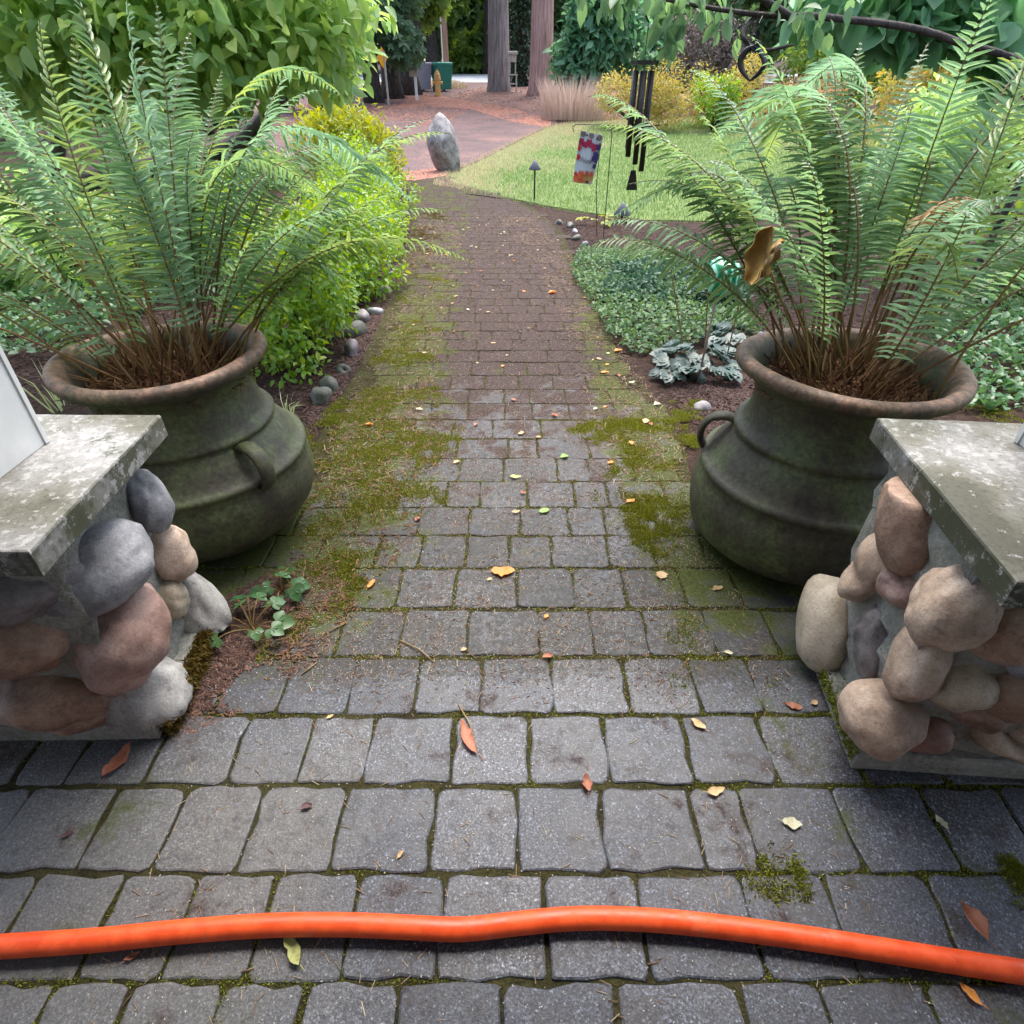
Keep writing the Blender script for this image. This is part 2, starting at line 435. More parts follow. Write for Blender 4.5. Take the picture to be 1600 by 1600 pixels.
M['weed'] = foliage('strawberry leaves', [(0.05, 0.13, 0.05), (0.07, 0.16, 0.06), (0.09, 0.18, 0.07)], 0.4, 0.3)
M['rhodo'] = foliage('rhododendron leaves', [(0.09, 0.21, 0.12), (0.12, 0.26, 0.155), (0.14, 0.28, 0.14), (0.10, 0.23, 0.14)], 0.45, 0.42)
M['bigleaf'] = foliage('broad soft leaves', [(0.12, 0.26, 0.13), (0.15, 0.31, 0.16), (0.13, 0.28, 0.15)], 0.5, 0.45)
M['ivy'] = foliage('ivy leaves', [(0.018, 0.045, 0.018), (0.03, 0.065, 0.025)], 0.35, 0.15)
M['tree_light'] = foliage('light tree leaves', [(0.10, 0.20, 0.045), (0.15, 0.26, 0.055), (0.20, 0.31, 0.07)], 0.5, 0.45)
M['tree_mid'] = foliage('mid tree leaves', [(0.075, 0.16, 0.075), (0.11, 0.21, 0.095), (0.14, 0.25, 0.10)], 0.5, 0.45)
M['tree_dark'] = foliage('dark evergreen leaves', [(0.055, 0.115, 0.062), (0.085, 0.16, 0.085), (0.11, 0.20, 0.10)], 0.5, 0.4)
M['gold_shrub'] = foliage('gold and orange leaves', [(0.32, 0.32, 0.06), (0.42, 0.33, 0.09), (0.26, 0.31, 0.06), (0.46, 0.33, 0.12)], 0.6, 0.35)
M['amber_shrub'] = foliage('amber leaves', [(0.40, 0.25, 0.12), (0.44, 0.33, 0.13), (0.34, 0.20, 0.11)], 0.6, 0.3)
M['twig_shrub'] = foliage('gray brown twigs', [(0.16, 0.12, 0.11), (0.22, 0.17, 0.15), (0.12, 0.10, 0.08)], 0.8, 0.1)
M['pale_grass'] = foliage('pale dry grass', [(0.42, 0.33, 0.26), (0.50, 0.42, 0.34), (0.36, 0.27, 0.22)], 0.7, 0.3)
M['var_grass'] = foliage('variegated blades', [(0.30, 0.38, 0.17), (0.46, 0.50, 0.28), (0.36, 0.43, 0.20)], 0.5, 0.3)
M['lawn_blade'] = foliage('lawn blades', [(0.07, 0.17, 0.035), (0.12, 0.22, 0.06), (0.10, 0.20, 0.07), (0.20, 0.26, 0.10)], 0.6, 0.3)
M['straw_grass'] = foliage('straw lawn blades', [(0.40, 0.33, 0.20), (0.50, 0.43, 0.28), (0.30, 0.28, 0.14)], 0.7, 0.3)
M['moss'] = foliage('moss tufts', [(0.095, 0.12, 0.018), (0.16, 0.19, 0.024), (0.24, 0.275, 0.034), (0.13, 0.115, 0.03)], 0.8, 0.2, 0.2)
M['moss_brown'] = foliage('brown moss tufts', [(0.09, 0.07, 0.012), (0.14, 0.09, 0.025), (0.08, 0.085, 0.015)], 0.8, 0.2, 0.2)
M['needle'] = rnd_mat('dry needles', [(0.30, 0.22, 0.12), (0.17, 0.09, 0.05), (0.42, 0.34, 0.22), (0.12, 0.055, 0.035)])
M['fleck'] = rnd_mat('pale seed flecks', [(0.42, 0.40, 0.36), (0.52, 0.50, 0.45), (0.34, 0.30, 0.24)])
M['chip'] = rnd_mat('bark chips', [(0.028, 0.014, 0.012), (0.052, 0.026, 0.021), (0.10, 0.055, 0.042), (0.018, 0.010, 0.008)])
M['litter'] = rnd_mat('reddish litter', [(0.06, 0.028, 0.022), (0.12, 0.055, 0.04), (0.24, 0.14, 0.09), (0.03, 0.016, 0.013)])
M['chip_red'] = rnd_mat('red needle litter', [(0.34, 0.12, 0.07), (0.28, 0.14, 0.10), (0.40, 0.19, 0.13), (0.22, 0.10, 0.08)])
M['chip_pink'] = rnd_mat('pale cone litter', [(0.42, 0.27, 0.24), (0.28, 0.15, 0.12), (0.14, 0.075, 0.06), (0.5, 0.38, 0.34)])
def leafmat(name, c, rough=0.55):
    m = foliage(name, [tuple(np.array(c) * 0.85), tuple(np.minimum(np.array(c) * 1.15, 1))], rough, 0.15, 0.4)
    nt = m.node_tree
    ns, ls = nt.nodes, nt.links
    b = ns['Principled BSDF']
    src = b.inputs['Base Color'].links[0].from_socket
    g = ns.new('ShaderNodeNewGeometry')
    n = noise(ns, ls, g.outputs['Position'], 160, 4, 0.75)
    ls.new(mixc(ns, ls, maprange(ns, ls, n.outputs[0], 0.54, 0.66, 0, 0.8), src, tuple(np.array(c) * 0.32)), b.inputs['Base Color'])
    return m
def leafmat_plain(name, c, rough=0.55):
    return foliage(name, [tuple(np.array(c) * 0.85), tuple(np.minimum(np.array(c) * 1.15, 1))], rough, 0.15, 0.4)
M['leaf_orange'] = leafmat('orange fallen leaf', (0.62, 0.26, 0.05))
M['leaf_tan'] = leafmat('tan fallen leaf', (0.52, 0.36, 0.18))
M['leaf_brown'] = leafmat('rust brown fallen leaf', (0.34, 0.13, 0.07))
M['leaf_pale'] = leafmat('pale cream fallen leaf', (0.55, 0.54, 0.36))
M['leaf_green'] = leafmat('green fallen leaf', (0.20, 0.36, 0.08))
M['leaf_olive'] = leafmat('pale yellow green fallen leaf', (0.40, 0.42, 0.14))
M['leaf_dark'] = leafmat('dark wet fallen leaf', (0.10, 0.05, 0.05))

# ------------------------------------------------------------------ mesh helpers
def mesh_np(name, V, T, mats, rnd=None, smooth=False, mi=None):
    """T: (n,3) or (n,4) or list of such arrays"""
    if not isinstance(T, (list, tuple)):
        T = [T]
    T = [np.asarray(t, np.int32) for t in T if len(t)]
    me = bpy.data.meshes.new(name)
    V = np.asarray(V, np.float32)
    me.vertices.add(len(V))
    me.vertices.foreach_set('co', V.ravel())
    idx = np.concatenate([t.ravel() for t in T])
    tot = np.concatenate([np.full(len(t), t.shape[1], np.int32) for t in T])
    start = np.concatenate([[0], np.cumsum(tot)[:-1]]).astype(np.int32)
    me.loops.add(len(idx))
    me.loops.foreach_set('vertex_index', idx)
    me.polygons.add(len(tot))
    me.polygons.foreach_set('loop_start', start)
    me.update(calc_edges=True)
    me.polygons.foreach_set('use_smooth', np.full(len(tot), bool(smooth)))
    if mi is not None:
        me.polygons.foreach_set('material_index', np.asarray(mi, np.int32))
    if rnd is not None:
        a = me.attributes.new('rnd', 'FLOAT', 'FACE')
        a.data.foreach_set('value', np.asarray(rnd, np.float32))
    for m in (mats if isinstance(mats, (list, tuple)) else [mats]):
        me.materials.append(m)
    return me
def tag(o, label=None, cat=None, group=None, kind=None):
    for k, v in (('label', label), ('category', cat), ('group', group), ('kind', kind)):
        if v:
            o[k] = v
    return o
def thing(name, label, cat, loc, group=None):
    o = bpy.data.objects.new(name, None)
    o.empty_display_size = 0.1
    COL.objects.link(o)
    o.location = loc
    return tag(o, label, cat, group)
def org(p):
    v = np.zeros(3)
    while p is not None:
        v = v + np.array(p.location)
        p = p.parent
    return v
def part(name, V, T, mats, parent=None, rnd=None, smooth=False, mi=None, label=None, kind=None, at=None):
    """world-space vertices; parented to parent; own origin at `at` (world) if given"""
    V = np.asarray(V, float)
    base = org(parent)
    loc = np.zeros(3) if at is None else np.asarray(at, float) - base
    me = mesh_np(name, V - base - loc, T, mats, rnd, smooth, mi)
    o = bpy.data.objects.new(name, me)
    COL.objects.link(o)
    o.location = loc
    if parent is not None:
        o.parent = parent
    return tag(o, label=label, kind=kind)
def single(name, V, T, mats, label, cat, at, group=None, kind=None, **kw):
    o = part(name, V, T, mats, None, at=at, **kw)
    return tag(o, label, cat, group, kind)
def norm(a):
    a = np.asarray(a, float)
    return a / np.maximum(np.linalg.norm(a, axis=-1, keepdims=True), 1e-9)
def inst(tv, tt, Rm, P):
    """template verts (k,3), tris (m,3); Rm (n,3,3) columns = axes*scale; P (n,3)"""
    n, k = len(P), len(tv)
    V = np.einsum('nij,kj->nki', Rm, tv) + P[:, None, :]
    T = tt[None] + (np.arange(n) * k)[:, None, None]
    return V.reshape(-1, 3), T.reshape(-1, tt.shape[1])
def merge(parts):
    V, T, o = [], [], 0
    for v, t in parts:
        V.append(v)
        T.append(np.asarray(t) + o)
        o += len(v)
    return np.concatenate(V), np.concatenate(T)
def frames(x, n):
    """x: length dir, n: approx normal -> (N,3,3)"""
    x = norm(x)
    z = norm(n - (n * x).sum(-1, keepdims=True) * x)
    y = np.cross(z, x)
    return np.stack([x, y, z], -1)
def tris(q):
    q = np.asarray(q)
    return np.concatenate([q[:, [0, 1, 2]], q[:, [0, 2, 3]]])
def tube(pts, rad, k=6, caps=True):
    pts = np.asarray(pts, float)
    rad = np.broadcast_to(np.asarray(rad, float), (len(pts),))
    t = norm(np.gradient(pts, axis=0))
    ref = np.array([0, 0, 1.0]) if abs(t[0][2]) < 0.9 else np.array([1.0, 0, 0])
    u = norm(np.cross(t[0], ref))
    V = []
    for i in range(len(pts)):
        u = norm(u - (u @ t[i]) * t[i])
        w = np.cross(t[i], u)
        a = np.arange(k) * 2 * math.pi / k
        V.append(pts[i] + rad[i] * (np.cos(a)[:, None] * u + np.sin(a)[:, None] * w))
    V = np.concatenate(V)
    T = []
    for i in range(len(pts) - 1):
        for j in range(k):
            a, b = i * k + j, i * k + (j + 1) % k
            T += [(a, b, b + k), (a, b + k, a + k)]
    if caps:
        n = len(V)
        V = np.concatenate([V, pts[:1], pts[-1:]])
        for j in range(k):
            T.append((n, (j + 1) % k, j))
            o = (len(pts) - 1) * k
            T.append((n + 1, o + j, o + (j + 1) % k))
    return V, np.array(T)
def lathe(prof, k=48, c=(0, 0, 0), close=False, wob=None):
    prof = np.asarray(prof, float)
    a = np.arange(k) * 2 * math.pi / k
    V = np.stack([prof[:, 1][:, None] * np.cos(a), prof[:, 1][:, None] * np.sin(a), np.repeat(prof[:, :1], k, 1)], -1)
    V = V.reshape(-1, 3) + np.asarray(c)
    n = len(prof)
    i, j = np.meshgrid(np.arange(n - 1), np.arange(k), indexing='ij')
    A = i * k + j
    B = i * k + (j + 1) % k
    q = np.stack([A, B, B + k, A + k], -1).reshape(-1, 4)
    return V, tris(q)
def box(x0, x1, y0, y1, z0, z1, rot=0.0, c=None):
    V = np.array([(x, y, z) for z in (z0, z1) for y in (y0, y1) for x in (x0, x1)], float)
    if rot:
        c = np.array([(x0 + x1) / 2, (y0 + y1) / 2]) if c is None else np.asarray(c)
        d = V[:, :2] - c
        V[:, 0] = c[0] + d[:, 0] * math.cos(rot) - d[:, 1] * math.sin(rot)
        V[:, 1] = c[1] + d[:, 0] * math.sin(rot) + d[:, 1] * math.cos(rot)
    q = [(0, 2, 3, 1), (4, 5, 7, 6), (0, 1, 5, 4), (2, 6, 7, 3), (0, 4, 6, 2), (1, 3, 7, 5)]
    return V, tris(q)
def prism(outline, z0, z1, bev=0.0):
    """outline (n,2) ccw -> bevelled slab"""
    o = np.asarray(outline, float)
    n = len(o)
    c = o.mean(0)
    rings = [(o, z0), (o, z1 - bev)]
    if bev:
        d = norm(o - c)
        rings.append((o - d * bev * 0.35, z1 - bev * 0.35))
        rings.append((o - d * bev * 1.3, z1))
    V = np.concatenate([np.column_stack([r, np.full(n, z)]) for r, z in rings])
    T = []
    for k in range(len(rings) - 1):
        for i in range(n):
            a, b = k * n + i, k * n + (i + 1) % n
            T += [(a, b, b + n), (a, b + n, a + n)]
    m = len(V)
    top = (len(rings) - 1) * n
    V = np.concatenate([V, [[c[0], c[1], z1]], [[c[0], c[1], z0]]])
    for i in range(n):
        T.append((m, top + i, top + (i + 1) % n))
        T.append((m + 1, (i + 1) % n, i))
    return V, np.array(T)
import bmesh
def ico(sub=2):
    bm = bmesh.new()
    bmesh.ops.create_icosphere(bm, subdivisions=sub, radius=1)
    V = np.array([v.co[:] for v in bm.verts])
    T = np.array([[v.index for v in f.verts] for f in bm.faces])
    bm.free()
    return V, T
ICO2, ICO3 = ico(3), ico(4)
def rock(c, r, seed, squash=0.12, rot=None, ic=ICO2, power=2.6):
    g = np.random.default_rng(seed)
    V, T = ic
    V = V.copy()
    # superellipsoid then low-frequency lumps
    V = V / (np.abs(V) ** power).sum(-1, keepdims=True) ** (1 / power)
    d = np.zeros(len(V))
    for k in range(5):
        w = norm(g.normal(size=3))
        d += squash * (g.random() - 0.35) * np.maximum(0, V @ w) ** 3 * 2
    for k in range(8):
        w = g.normal(size=3) * 3.2
        d += 0.016 * np.sin(V @ w * 1.6 + g.random() * 6)
    for k in range(10):
        w = g.normal(size=3) * 9
        d += 0.0035 * np.sin(V @ w + g.random() * 6)
    # a couple of blunt chips knocked off
    for k in range(3):
        w = norm(g.normal(size=3))
        d += np.clip(V @ w - 0.80, 0, 1) * 0.55
    V = V * (1 - d)[:, None]
    V = V * np.asarray(r)
    if rot is not None:
        V = V @ np.array(Matrix.Rotation(rot[0], 3, 'Z') @ Matrix.Rotation(rot[1], 3, 'Y') @ Matrix.Rotation(rot[2], 3, 'X')).T
    return V + np.asarray(c), T

# leaf templates: length 1 along x, normal z
def leaf_t(w=0.5, fold=0.22, droop=0.18, peak=0.42, n=5):
    ts = np.linspace(0, 1, n)
    prof = np.where(ts < peak, np.sin(ts / peak * math.pi / 2) ** 0.8, np.cos((ts - peak) / (1 - peak) * math.pi / 2) ** 0.85) * w / 2
    V = [(t, 0, -droop * t * t) for t in ts]
    L = [(t, p, p * fold * 2 - droop * t * t) for t, p in zip(ts[1:-1], prof[1:-1])]
    Rr = [(x, -y, z) for x, y, z in L]
    V = np.array(V + L + Rr)
    m = n - 2
    T = []
    for side, o in ((1, n), (-1, n + m)):
        rows = [(0, o, 1)] + [(i, o + i - 1, o + i, i + 1) for i in range(1, m)] + [(m, o + m - 1, m + 1)]
        for f in rows:
            fs = [f] if len(f) == 3 else [(f[0], f[1], f[2]), (f[0], f[2], f[3])]
            for x in fs:
                T.append(x if side < 0 else x[::-1])
    return V, np.array(T)
LEAF = leaf_t(0.52)
LEAF_N = leaf_t(0.34, 0.2, 0.25, 0.45)
LEAF_W = leaf_t(0.78, 0.16, 0.15, 0.42)
LEAF4 = (np.array([(0, 0, 0), (0.45, 0.27, 0.05), (1, 0, -0.1), (0.45, -0.27, 0.05)]), np.array([(0, 2, 1), (0, 3, 2)]))
CLUMP = (lambda L: merge([(L[0] @ np.array([[math.cos(a), math.sin(a), 0], [-math.sin(a), math.cos(a), 0], [0, 0, 1]]) * s + np.array([0, 0, dz]), L[1]) for a, s, dz in ((0, 1, 0), (1.3, 0.8, 0.05), (2.5, 0.9, -0.04), (3.7, 0.75, 0.03), (5.0, 0.95, 0))]))(LEAF4)
BLADE = (np.array([(0, 0.5, 0), (0, -0.5, 0), (0.55, 0.35, 0.0), (0.55, -0.35, 0.0), (1, 0, -0.12)]), np.array([(0, 1, 3), (0, 3, 2), (2, 3, 4)]))
NEEDLE = (np.array([(0, 0.5, 0), (0, 0, 0.5), (0, -0.5, 0), (1, 0.5, 0), (1, 0, 0.5), (1, -0.5, 0)]), tris([(0, 1, 4, 3), (1, 2, 5, 4)]))
CHIP = (np.array([(-.5, -.28, 0), (.42, -.33, .0), (.55, .2, 0), (-.4, .3, 0), (-.35, -.15, .22), (.35, -.18, .26), (.3, .14, .2), (-.25, .17, .24)]), tris([(4, 5, 6, 7), (0, 1, 5, 4), (1, 2, 6, 5), (2, 3, 7, 6), (3, 0, 4, 7)]))

def inpoly(x, y, poly):
    x, y = np.asarray(x), np.asarray(y)
    r = np.zeros(x.shape, bool)
    n = len(poly)
    for i in range(n):
        (x1, y1), (x2, y2) = poly[i], poly[(i + 1) % n]
        if y1 == y2:
            continue
        c = ((y1 > y) != (y2 > y)) & (x < (x2 - x1) * (y - y1) / (y2 - y1) + x1)
        r ^= c
    return r
def gpoly(pts):
    return [tuple(GT(*p)[:2]) for p in pts]
def sample(poly, n, seed=0):
    g = np.random.default_rng(seed)
    a = np.array(poly)
    lo, hi = a.min(0), a.max(0)
    out = np.zeros((0, 2))
    while len(out) < n:
        p = lo + g.random((n * 2, 2)) * (hi - lo)
        out = np.concatenate([out, p[inpoly(p[:, 0], p[:, 1], poly)]])
    return out[:n]
def sheet(name, poly, dz, mat, dx=0.6, dy=0.25, zf=None, **kw):
    a = np.array(poly)
    y0, y1 = a[:, 1].min(), a[:, 1].max()
    ys = np.unique(np.concatenate([np.arange(math.ceil(y0 / dy) * dy, y1, dy), [y0 + 1e-4, y1 - 1e-4], np.clip(a[:, 1], y0 + 1e-4, y1 - 1e-4)]))
    rows = []
    for y in ys:
        xs = []
        for i in range(len(poly)):
            (x1, ya), (x2, yb) = poly[i], poly[(i + 1) % len(poly)]
            if (ya > y) != (yb > y):
                xs.append(x1 + (x2 - x1) * (y - ya) / (yb - ya))
        rows.append((min(xs), max(xs)) if xs else None)
    nx = max(2, int((a[:, 0].max() - a[:, 0].min()) / dx) + 1)
    V, ok = [], []
    for y, r in zip(ys, rows):
        if r is None:
            continue
        xs = np.linspace(r[0], r[1], nx)
        V.append(np.column_stack([xs, np.full(nx, y), np.full(nx, float(hgt(y)) + dz)]))
    k = len(V)
    V = np.concatenate(V)
    if zf is not None:
        V[:, 2] += zf(V[:, 0], V[:, 1])
    i, j = np.meshgrid(np.arange(k - 1), np.arange(nx - 1), indexing='ij')
    A = i * nx + j
    q = np.stack([A, A + 1, A + nx + 1, A + nx], -1).reshape(-1, 4)
    o = part(name, V, q, mat, smooth=True)
    return tag(o, **kw)
def flat_frames(n, g, tilt=0.25):
    a = g.random(n) * 2 * math.pi
    x = np.column_stack([np.cos(a), np.sin(a), g.normal(size=n) * tilt * 0.5])
    z = np.column_stack([g.normal(size=n) * tilt, g.normal(size=n) * tilt, np.ones(n)])
    return frames(x, z)
def scatter_flat(name, pts, tmpl, sx, sy, sz, mat, seed, dz=0.004, tilt=0.25, label=None, group=None, parent=None, keep=None):
    g = np.random.default_rng(seed)
    n = len(pts)
    Rm = flat_frames(n, g, tilt)
    s = np.stack([np.broadcast_to(np.asarray(v), (n,)) for v in (sx, sy, sz)], -1) * (0.6 + 0.8 * g.random((n, 1)))
    Rm = Rm * s[:, None, :]
    P = np.column_stack([pts, hgt(pts[:, 1]) + dz])
    V, T = inst(tmpl[0], tmpl[1], Rm, P)
    rnd = np.repeat(g.random(n), len(tmpl[1]))
    o = part(name, V, T, mat, parent, rnd=rnd)
    return tag(o, label, None, group, 'stuff')
def tufts(name, pts, h, w, mat, seed, dz=0.0, label=None, cat=None, per=3, spread=0.5, parent=None):
    """upright little blades, `per` at each point"""
    g = np.random.default_rng(seed)
    pts = np.repeat(pts, per, 0)
    n = len(pts)
    pts = pts + g.normal(size=(n, 2)) * w * 1.5
    x = np.column_stack([g.normal(size=(n, 2)) * spread, np.ones(n)])
    z = g.normal(size=(n, 3))
    hh = h * (0.5 + g.random(n))
    Rm = frames(x, z) * np.stack([hh, np.full(n, w) * (0.7 + 0.6 * g.random(n)), hh], -1)[:, None, :]
    P = np.column_stack([pts, hgt(pts[:, 1]) + dz])
    V, T = inst(BLADE[0], BLADE[1], Rm, P)
    o = part(name, V, T, mat, parent, rnd=np.repeat(g.random(n), len(BLADE[1])))
    return tag(o, label, cat, None, 'stuff')

# ================================================================== SETTING
# ground: one sheet to the horizon
gy = np.concatenate([np.arange(-4, 30, 0.25), np.arange(30, 78.1, 3)])
gx = np.concatenate([np.arange(-64, -8, 8), np.arange(-8, 8.1, 0.5), np.arange(16, 65, 8)])
XX, YY = np.meshgrid(gx, gy)
V = np.column_stack([XX.ravel(), YY.ravel(), hgt(YY.ravel()) - 0.013])
i, j = np.meshgrid(np.arange(len(gy) - 1), np.arange(len(gx) - 1), indexing='ij')
A = i * len(gx) + j
tag(part('ground', V, np.stack([A, A + 1, A + 1 + len(gx), A + len(gx)], -1).reshape(-1, 4), M['soil'], smooth=True), kind='structure')

# path outline (world), patio first
LEFT_E = [G(*p)[:2] for p in ((480, 770), (490, 700), (520, 640), (560, 575), (600, 490), (625, 430), (640, 390), (643, 345), (636, 292))]
RIGHT_E = [G(*p)[:2] for p in ((1085, 770), (1070, 700), (1040, 640), (985, 580), (955, 530), (925, 470), (900, 410), (880, 365), (835, 325), (775, 302), (705, 284))]
yb = LEFT_E[0][1]
PATIO = [(-2.6, -1.0), (2.6, -1.0), (2.6, 1.98), (1.4, 1.98)]
path_poly = PATIO + [tuple(p) for p in RIGHT_E] + [(-1.6, 11.9), (-2.6, 11.9)] + [tuple(p) for p in LEFT_E[::-1]] + [(-1.5, 2.05), (-2.6, 2.05)]
path = sheet('garden_path', path_poly, -0.0025, M['joint'], 0.25, 0.2, kind='structure')

# ---- pavers
def paver_outline(w, d, g, n=4):
    c = 0.008 + 0.016 * g.random(4) ** 1.5
    pts = []
    for (sx, sy), r in zip(((1, -1), (1, 1), (-1, 1), (-1, -1)), c):
        cx, cy = sx * (w / 2 - r), sy * (d / 2 - r)
        a0 = {(1, -1): -90, (1, 1): 0, (-1, 1): 90, (-1, -1): 180}[(sx, sy)]
        for k in range(3):
            a = R_(a0 + k * 45)
            pts.append((cx + r * math.cos(a), cy + r * math.sin(a)))
        # wavering edge midpoint towards the next corner
    pts = np.array(pts)
    out = []
    for k in range(len(pts)):
        out.append(pts[k])
        nx_ = pts[(k + 1) % len(pts)]
        if np.linalg.norm(nx_ - pts[k]) > 0.06:
            for t in (0.33, 0.66):
                out.append(pts[k] + (nx_ - pts[k]) * t + g.normal(size=2) * 0.0030)
    out = np.array(out)
    return out + g.normal(size=out.shape) * 0.0018
gv = np.random.default_rng(3)
paver_meshes = {}
def paver_mesh(w, d):
    key = (round(w / 0.012), round(d / 0.02), int(gv.integers(4)))
    if key not in paver_meshes:
        V, T = prism(paver_outline(1.0 * key[0] * 0.012, d, gv), -0.05, 0.0, 0.004)
        # slightly domed, worn top
        q = V[:, 2] > -0.0001
        V[q, 2] += gv.normal(size=q.sum()) * 0.00012
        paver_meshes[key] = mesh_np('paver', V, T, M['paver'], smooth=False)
    return paver_meshes[key], key[0] * 0.012
rows_y = [1760, 1535, 1365, 1229, 1117, 1028, 951, 887.5, 837, 793, 752.5, 717, 686, 656, 631, 608.5, 587, 566, 548, 531, 518, 503]
rowY = [G(800, y)[1] for y in rows_y]
rowY = [rowY[1] - 3 * 0.181, rowY[1] - 2 * 0.181, rowY[1] - 0.181] + rowY[1:]
while rowY[-1] < 11.8:
    rowY.append(rowY[-1] + 0.181)
JOINTS = {  # joints read off the picture for the nearest rows: row index -> (pixel y, joints)
    2: (1575, [-60, 70, 190, 340, 470, 620, 785, 965, 1160, 1290, 1460, 1640, 1800]),
    3: (1440, [-130, 20, 160, 285, 410, 550, 690, 852, 1003, 1175, 1312, 1480, 1640, 1780]),
    4: (1297, [-110, 10, 150, 265, 390, 530, 677, 808, 944, 1090, 1172, 1325, 1470, 1600, 1740]),
    5: (1173, [-60, 50, 130, 250, 372, 478, 576, 707, 828, 948, 1076, 1200, 1330, 1450, 1580]),
    6: (1072, [60, 170, 260, 350, 445, 549, 652, 752, 863, 978, 1085, 1180, 1300, 1420]),
    7: (990, [110, 200, 290, 380, 460, 530, 628, 731, 842, 925, 1010, 1110, 1205, 1290]),
    8: (920, [200, 290, 370, 470, 540, 622, 711, 808, 895, 975, 1066, 1150, 1230]),
    9: (862, [330, 420, 500, 590, 657, 729, 795, 862, 950, 1020, 1100, 1190]),
}
EDGE_L = np.array([(p[1], p[0]) for p in LEFT_E])
EDGE_R = np.array([(p[1], p[0]) for p in RIGHT_E])
cand = []
for r in range(len(rowY) - 1):
    y0, y1 = rowY[r], rowY[r + 1]
    yc = (y0 + y1) / 2
    if yc < EDGE_L[0, 0]:
        xl, xr = -2.2, 2.2
    elif yc < 1.97:
        xl, xr = -1.3, 1.35
    else:
        xl = np.interp(yc, EDGE_L[:, 0], EDGE_L[:, 1]) + 0.05
        xr = np.interp(yc, EDGE_R[:, 0], EDGE_R[:, 1]) - 0.02
    if r in JOINTS:
        xs = [G(x, JOINTS[r][0])[0] for x in JOINTS[r][1]]
        while xs[0] > xl:
            xs.insert(0, xs[0] - gv.choice([0.145, 0.181, 0.215]))
        while xs[-1] < xr:
            xs.append(xs[-1] + gv.choice([0.145, 0.181, 0.215]))
        xs = [x for x in xs if xl - 0.2 < x < xr + 0.2]
    else:
        xs = [xl + gv.random() * 0.1]
        while xs[-1] < xr - 0.1:
            xs.append(xs[-1] + gv.choice([0.13, 0.181, 0.181, 0.222]))
    for a, b in zip(xs[:-1], xs[1:]):
        cand.append(((a + b) / 2, yc, b - a - 0.003 - 0.005 * gv.random(), y1 - y0 - 0.003 - 0.005 * gv.random(), gv.normal(size=5)))
def visible_px(x, y, w):
    z = y * ct + H * st
    u = 800 + F * x / z
    v = 800 - F * (y * st - H * ct) / z
    return -120 < u < 1720 and v < 1720, w / z
vis = [(visible_px(c[0], c[1], c[2]), k) for k, c in enumerate(cand)]
order = sorted([(-s, k) for (v, s), k in vis if v])
single_ids = {k for _, k in order[:298]}
far_V = []
for k, (x, y, w, d, rn) in enumerate(cand):
    z = 0.0012 * abs(rn[0])
    if k in single_ids:
        me, wk = paver_mesh(w, d)
        o = bpy.data.objects.new('paver', me)
        COL.objects.link(o)
        o.parent = path
        o.location = (x, y, z)
        o.rotation_euler = (rn[1] * 0.006, rn[2] * 0.006, rn[3] * 0.012)
        o.scale = (w / wk, 1, 1)
    elif vis[k][0][0] or (y < 1.2):
        V, T = prism(paver_outline(w, d, gv), -0.03, z, 0.008)
        V[:, :2] += (x, y)
        far_V.append((V, T))
V, T = merge(far_V)
tr = np.concatenate([np.full(len(t), gv.random()) for v, t in far_V])
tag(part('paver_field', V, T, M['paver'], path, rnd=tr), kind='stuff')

# ---- lawn, drive, road, island
lawn_poly = gpoly([(690, 287), (770, 303), (850, 320), (930, 333), (1010, 343), (1130, 345), (1300, 330), (1600, 300), (1600, 200), (1300, 178), (1120, 182), (1050, 184), (960, 188), (900, 190), (862, 197), (820, 216), (760, 246), (700, 272)])
sheet('lawn', lawn_poly, -0.004, M['lawn'], 0.5, 0.25, kind='structure')
drive_poly = gpoly([(200, 262), (640, 267), (700, 269), (765, 243), (822, 213), (870, 190), (850, 172), (790, 158), (740, 148), (760, 134), (790, 122), (640, 128), (560, 140), (300, 175)])
sheet('driveway', drive_poly, -0.002, M['asphalt'], 0.5, 0.25, kind='structure')
yr0, yr1 = GT(760, 127)[1], GT(760, 127)[1] + 8
sheet('road', [(-60, yr0 + 1.2), (60, yr0 - 3.5), (60, yr1), (-60, yr1)], 0.006, M['road'], 6, 0.5, kind='structure')
isl = gpoly([(700, 150), (760, 163), (820, 172), (866, 184), (900, 188), (1040, 182), (1200, 176), (1300, 160), (1150, 140), (1000, 132), (880, 126), (800, 127), (750, 138)])
ic_ = np.mean(isl, 0)
def island_z(x, y):
    P = np.array(isl)
    d = np.full(len(x), 9.0)
    for a, b in zip(P, np.roll(P, -1, 0)):
        ab = b - a
        t = np.clip(((x - a[0]) * ab[0] + (y - a[1]) * ab[1]) / (ab @ ab), 0, 1)
        d = np.minimum(d, np.hypot(x - a[0] - t * ab[0], y - a[1] - t * ab[1]))
    return 0.22 * (1 - np.exp(-d / 0.8)) + 0.06 * vnoise(x, y, 0.9, 5) * (1 - np.exp(-d))
sheet('mulch_island', isl, 0.0, M['berm'], 0.35, 0.25, zf=island_z, kind='structure')
def on_island(x, y):
    return float(hgt(y)) + float(island_z(np.array([x]), np.array([y]))[0])

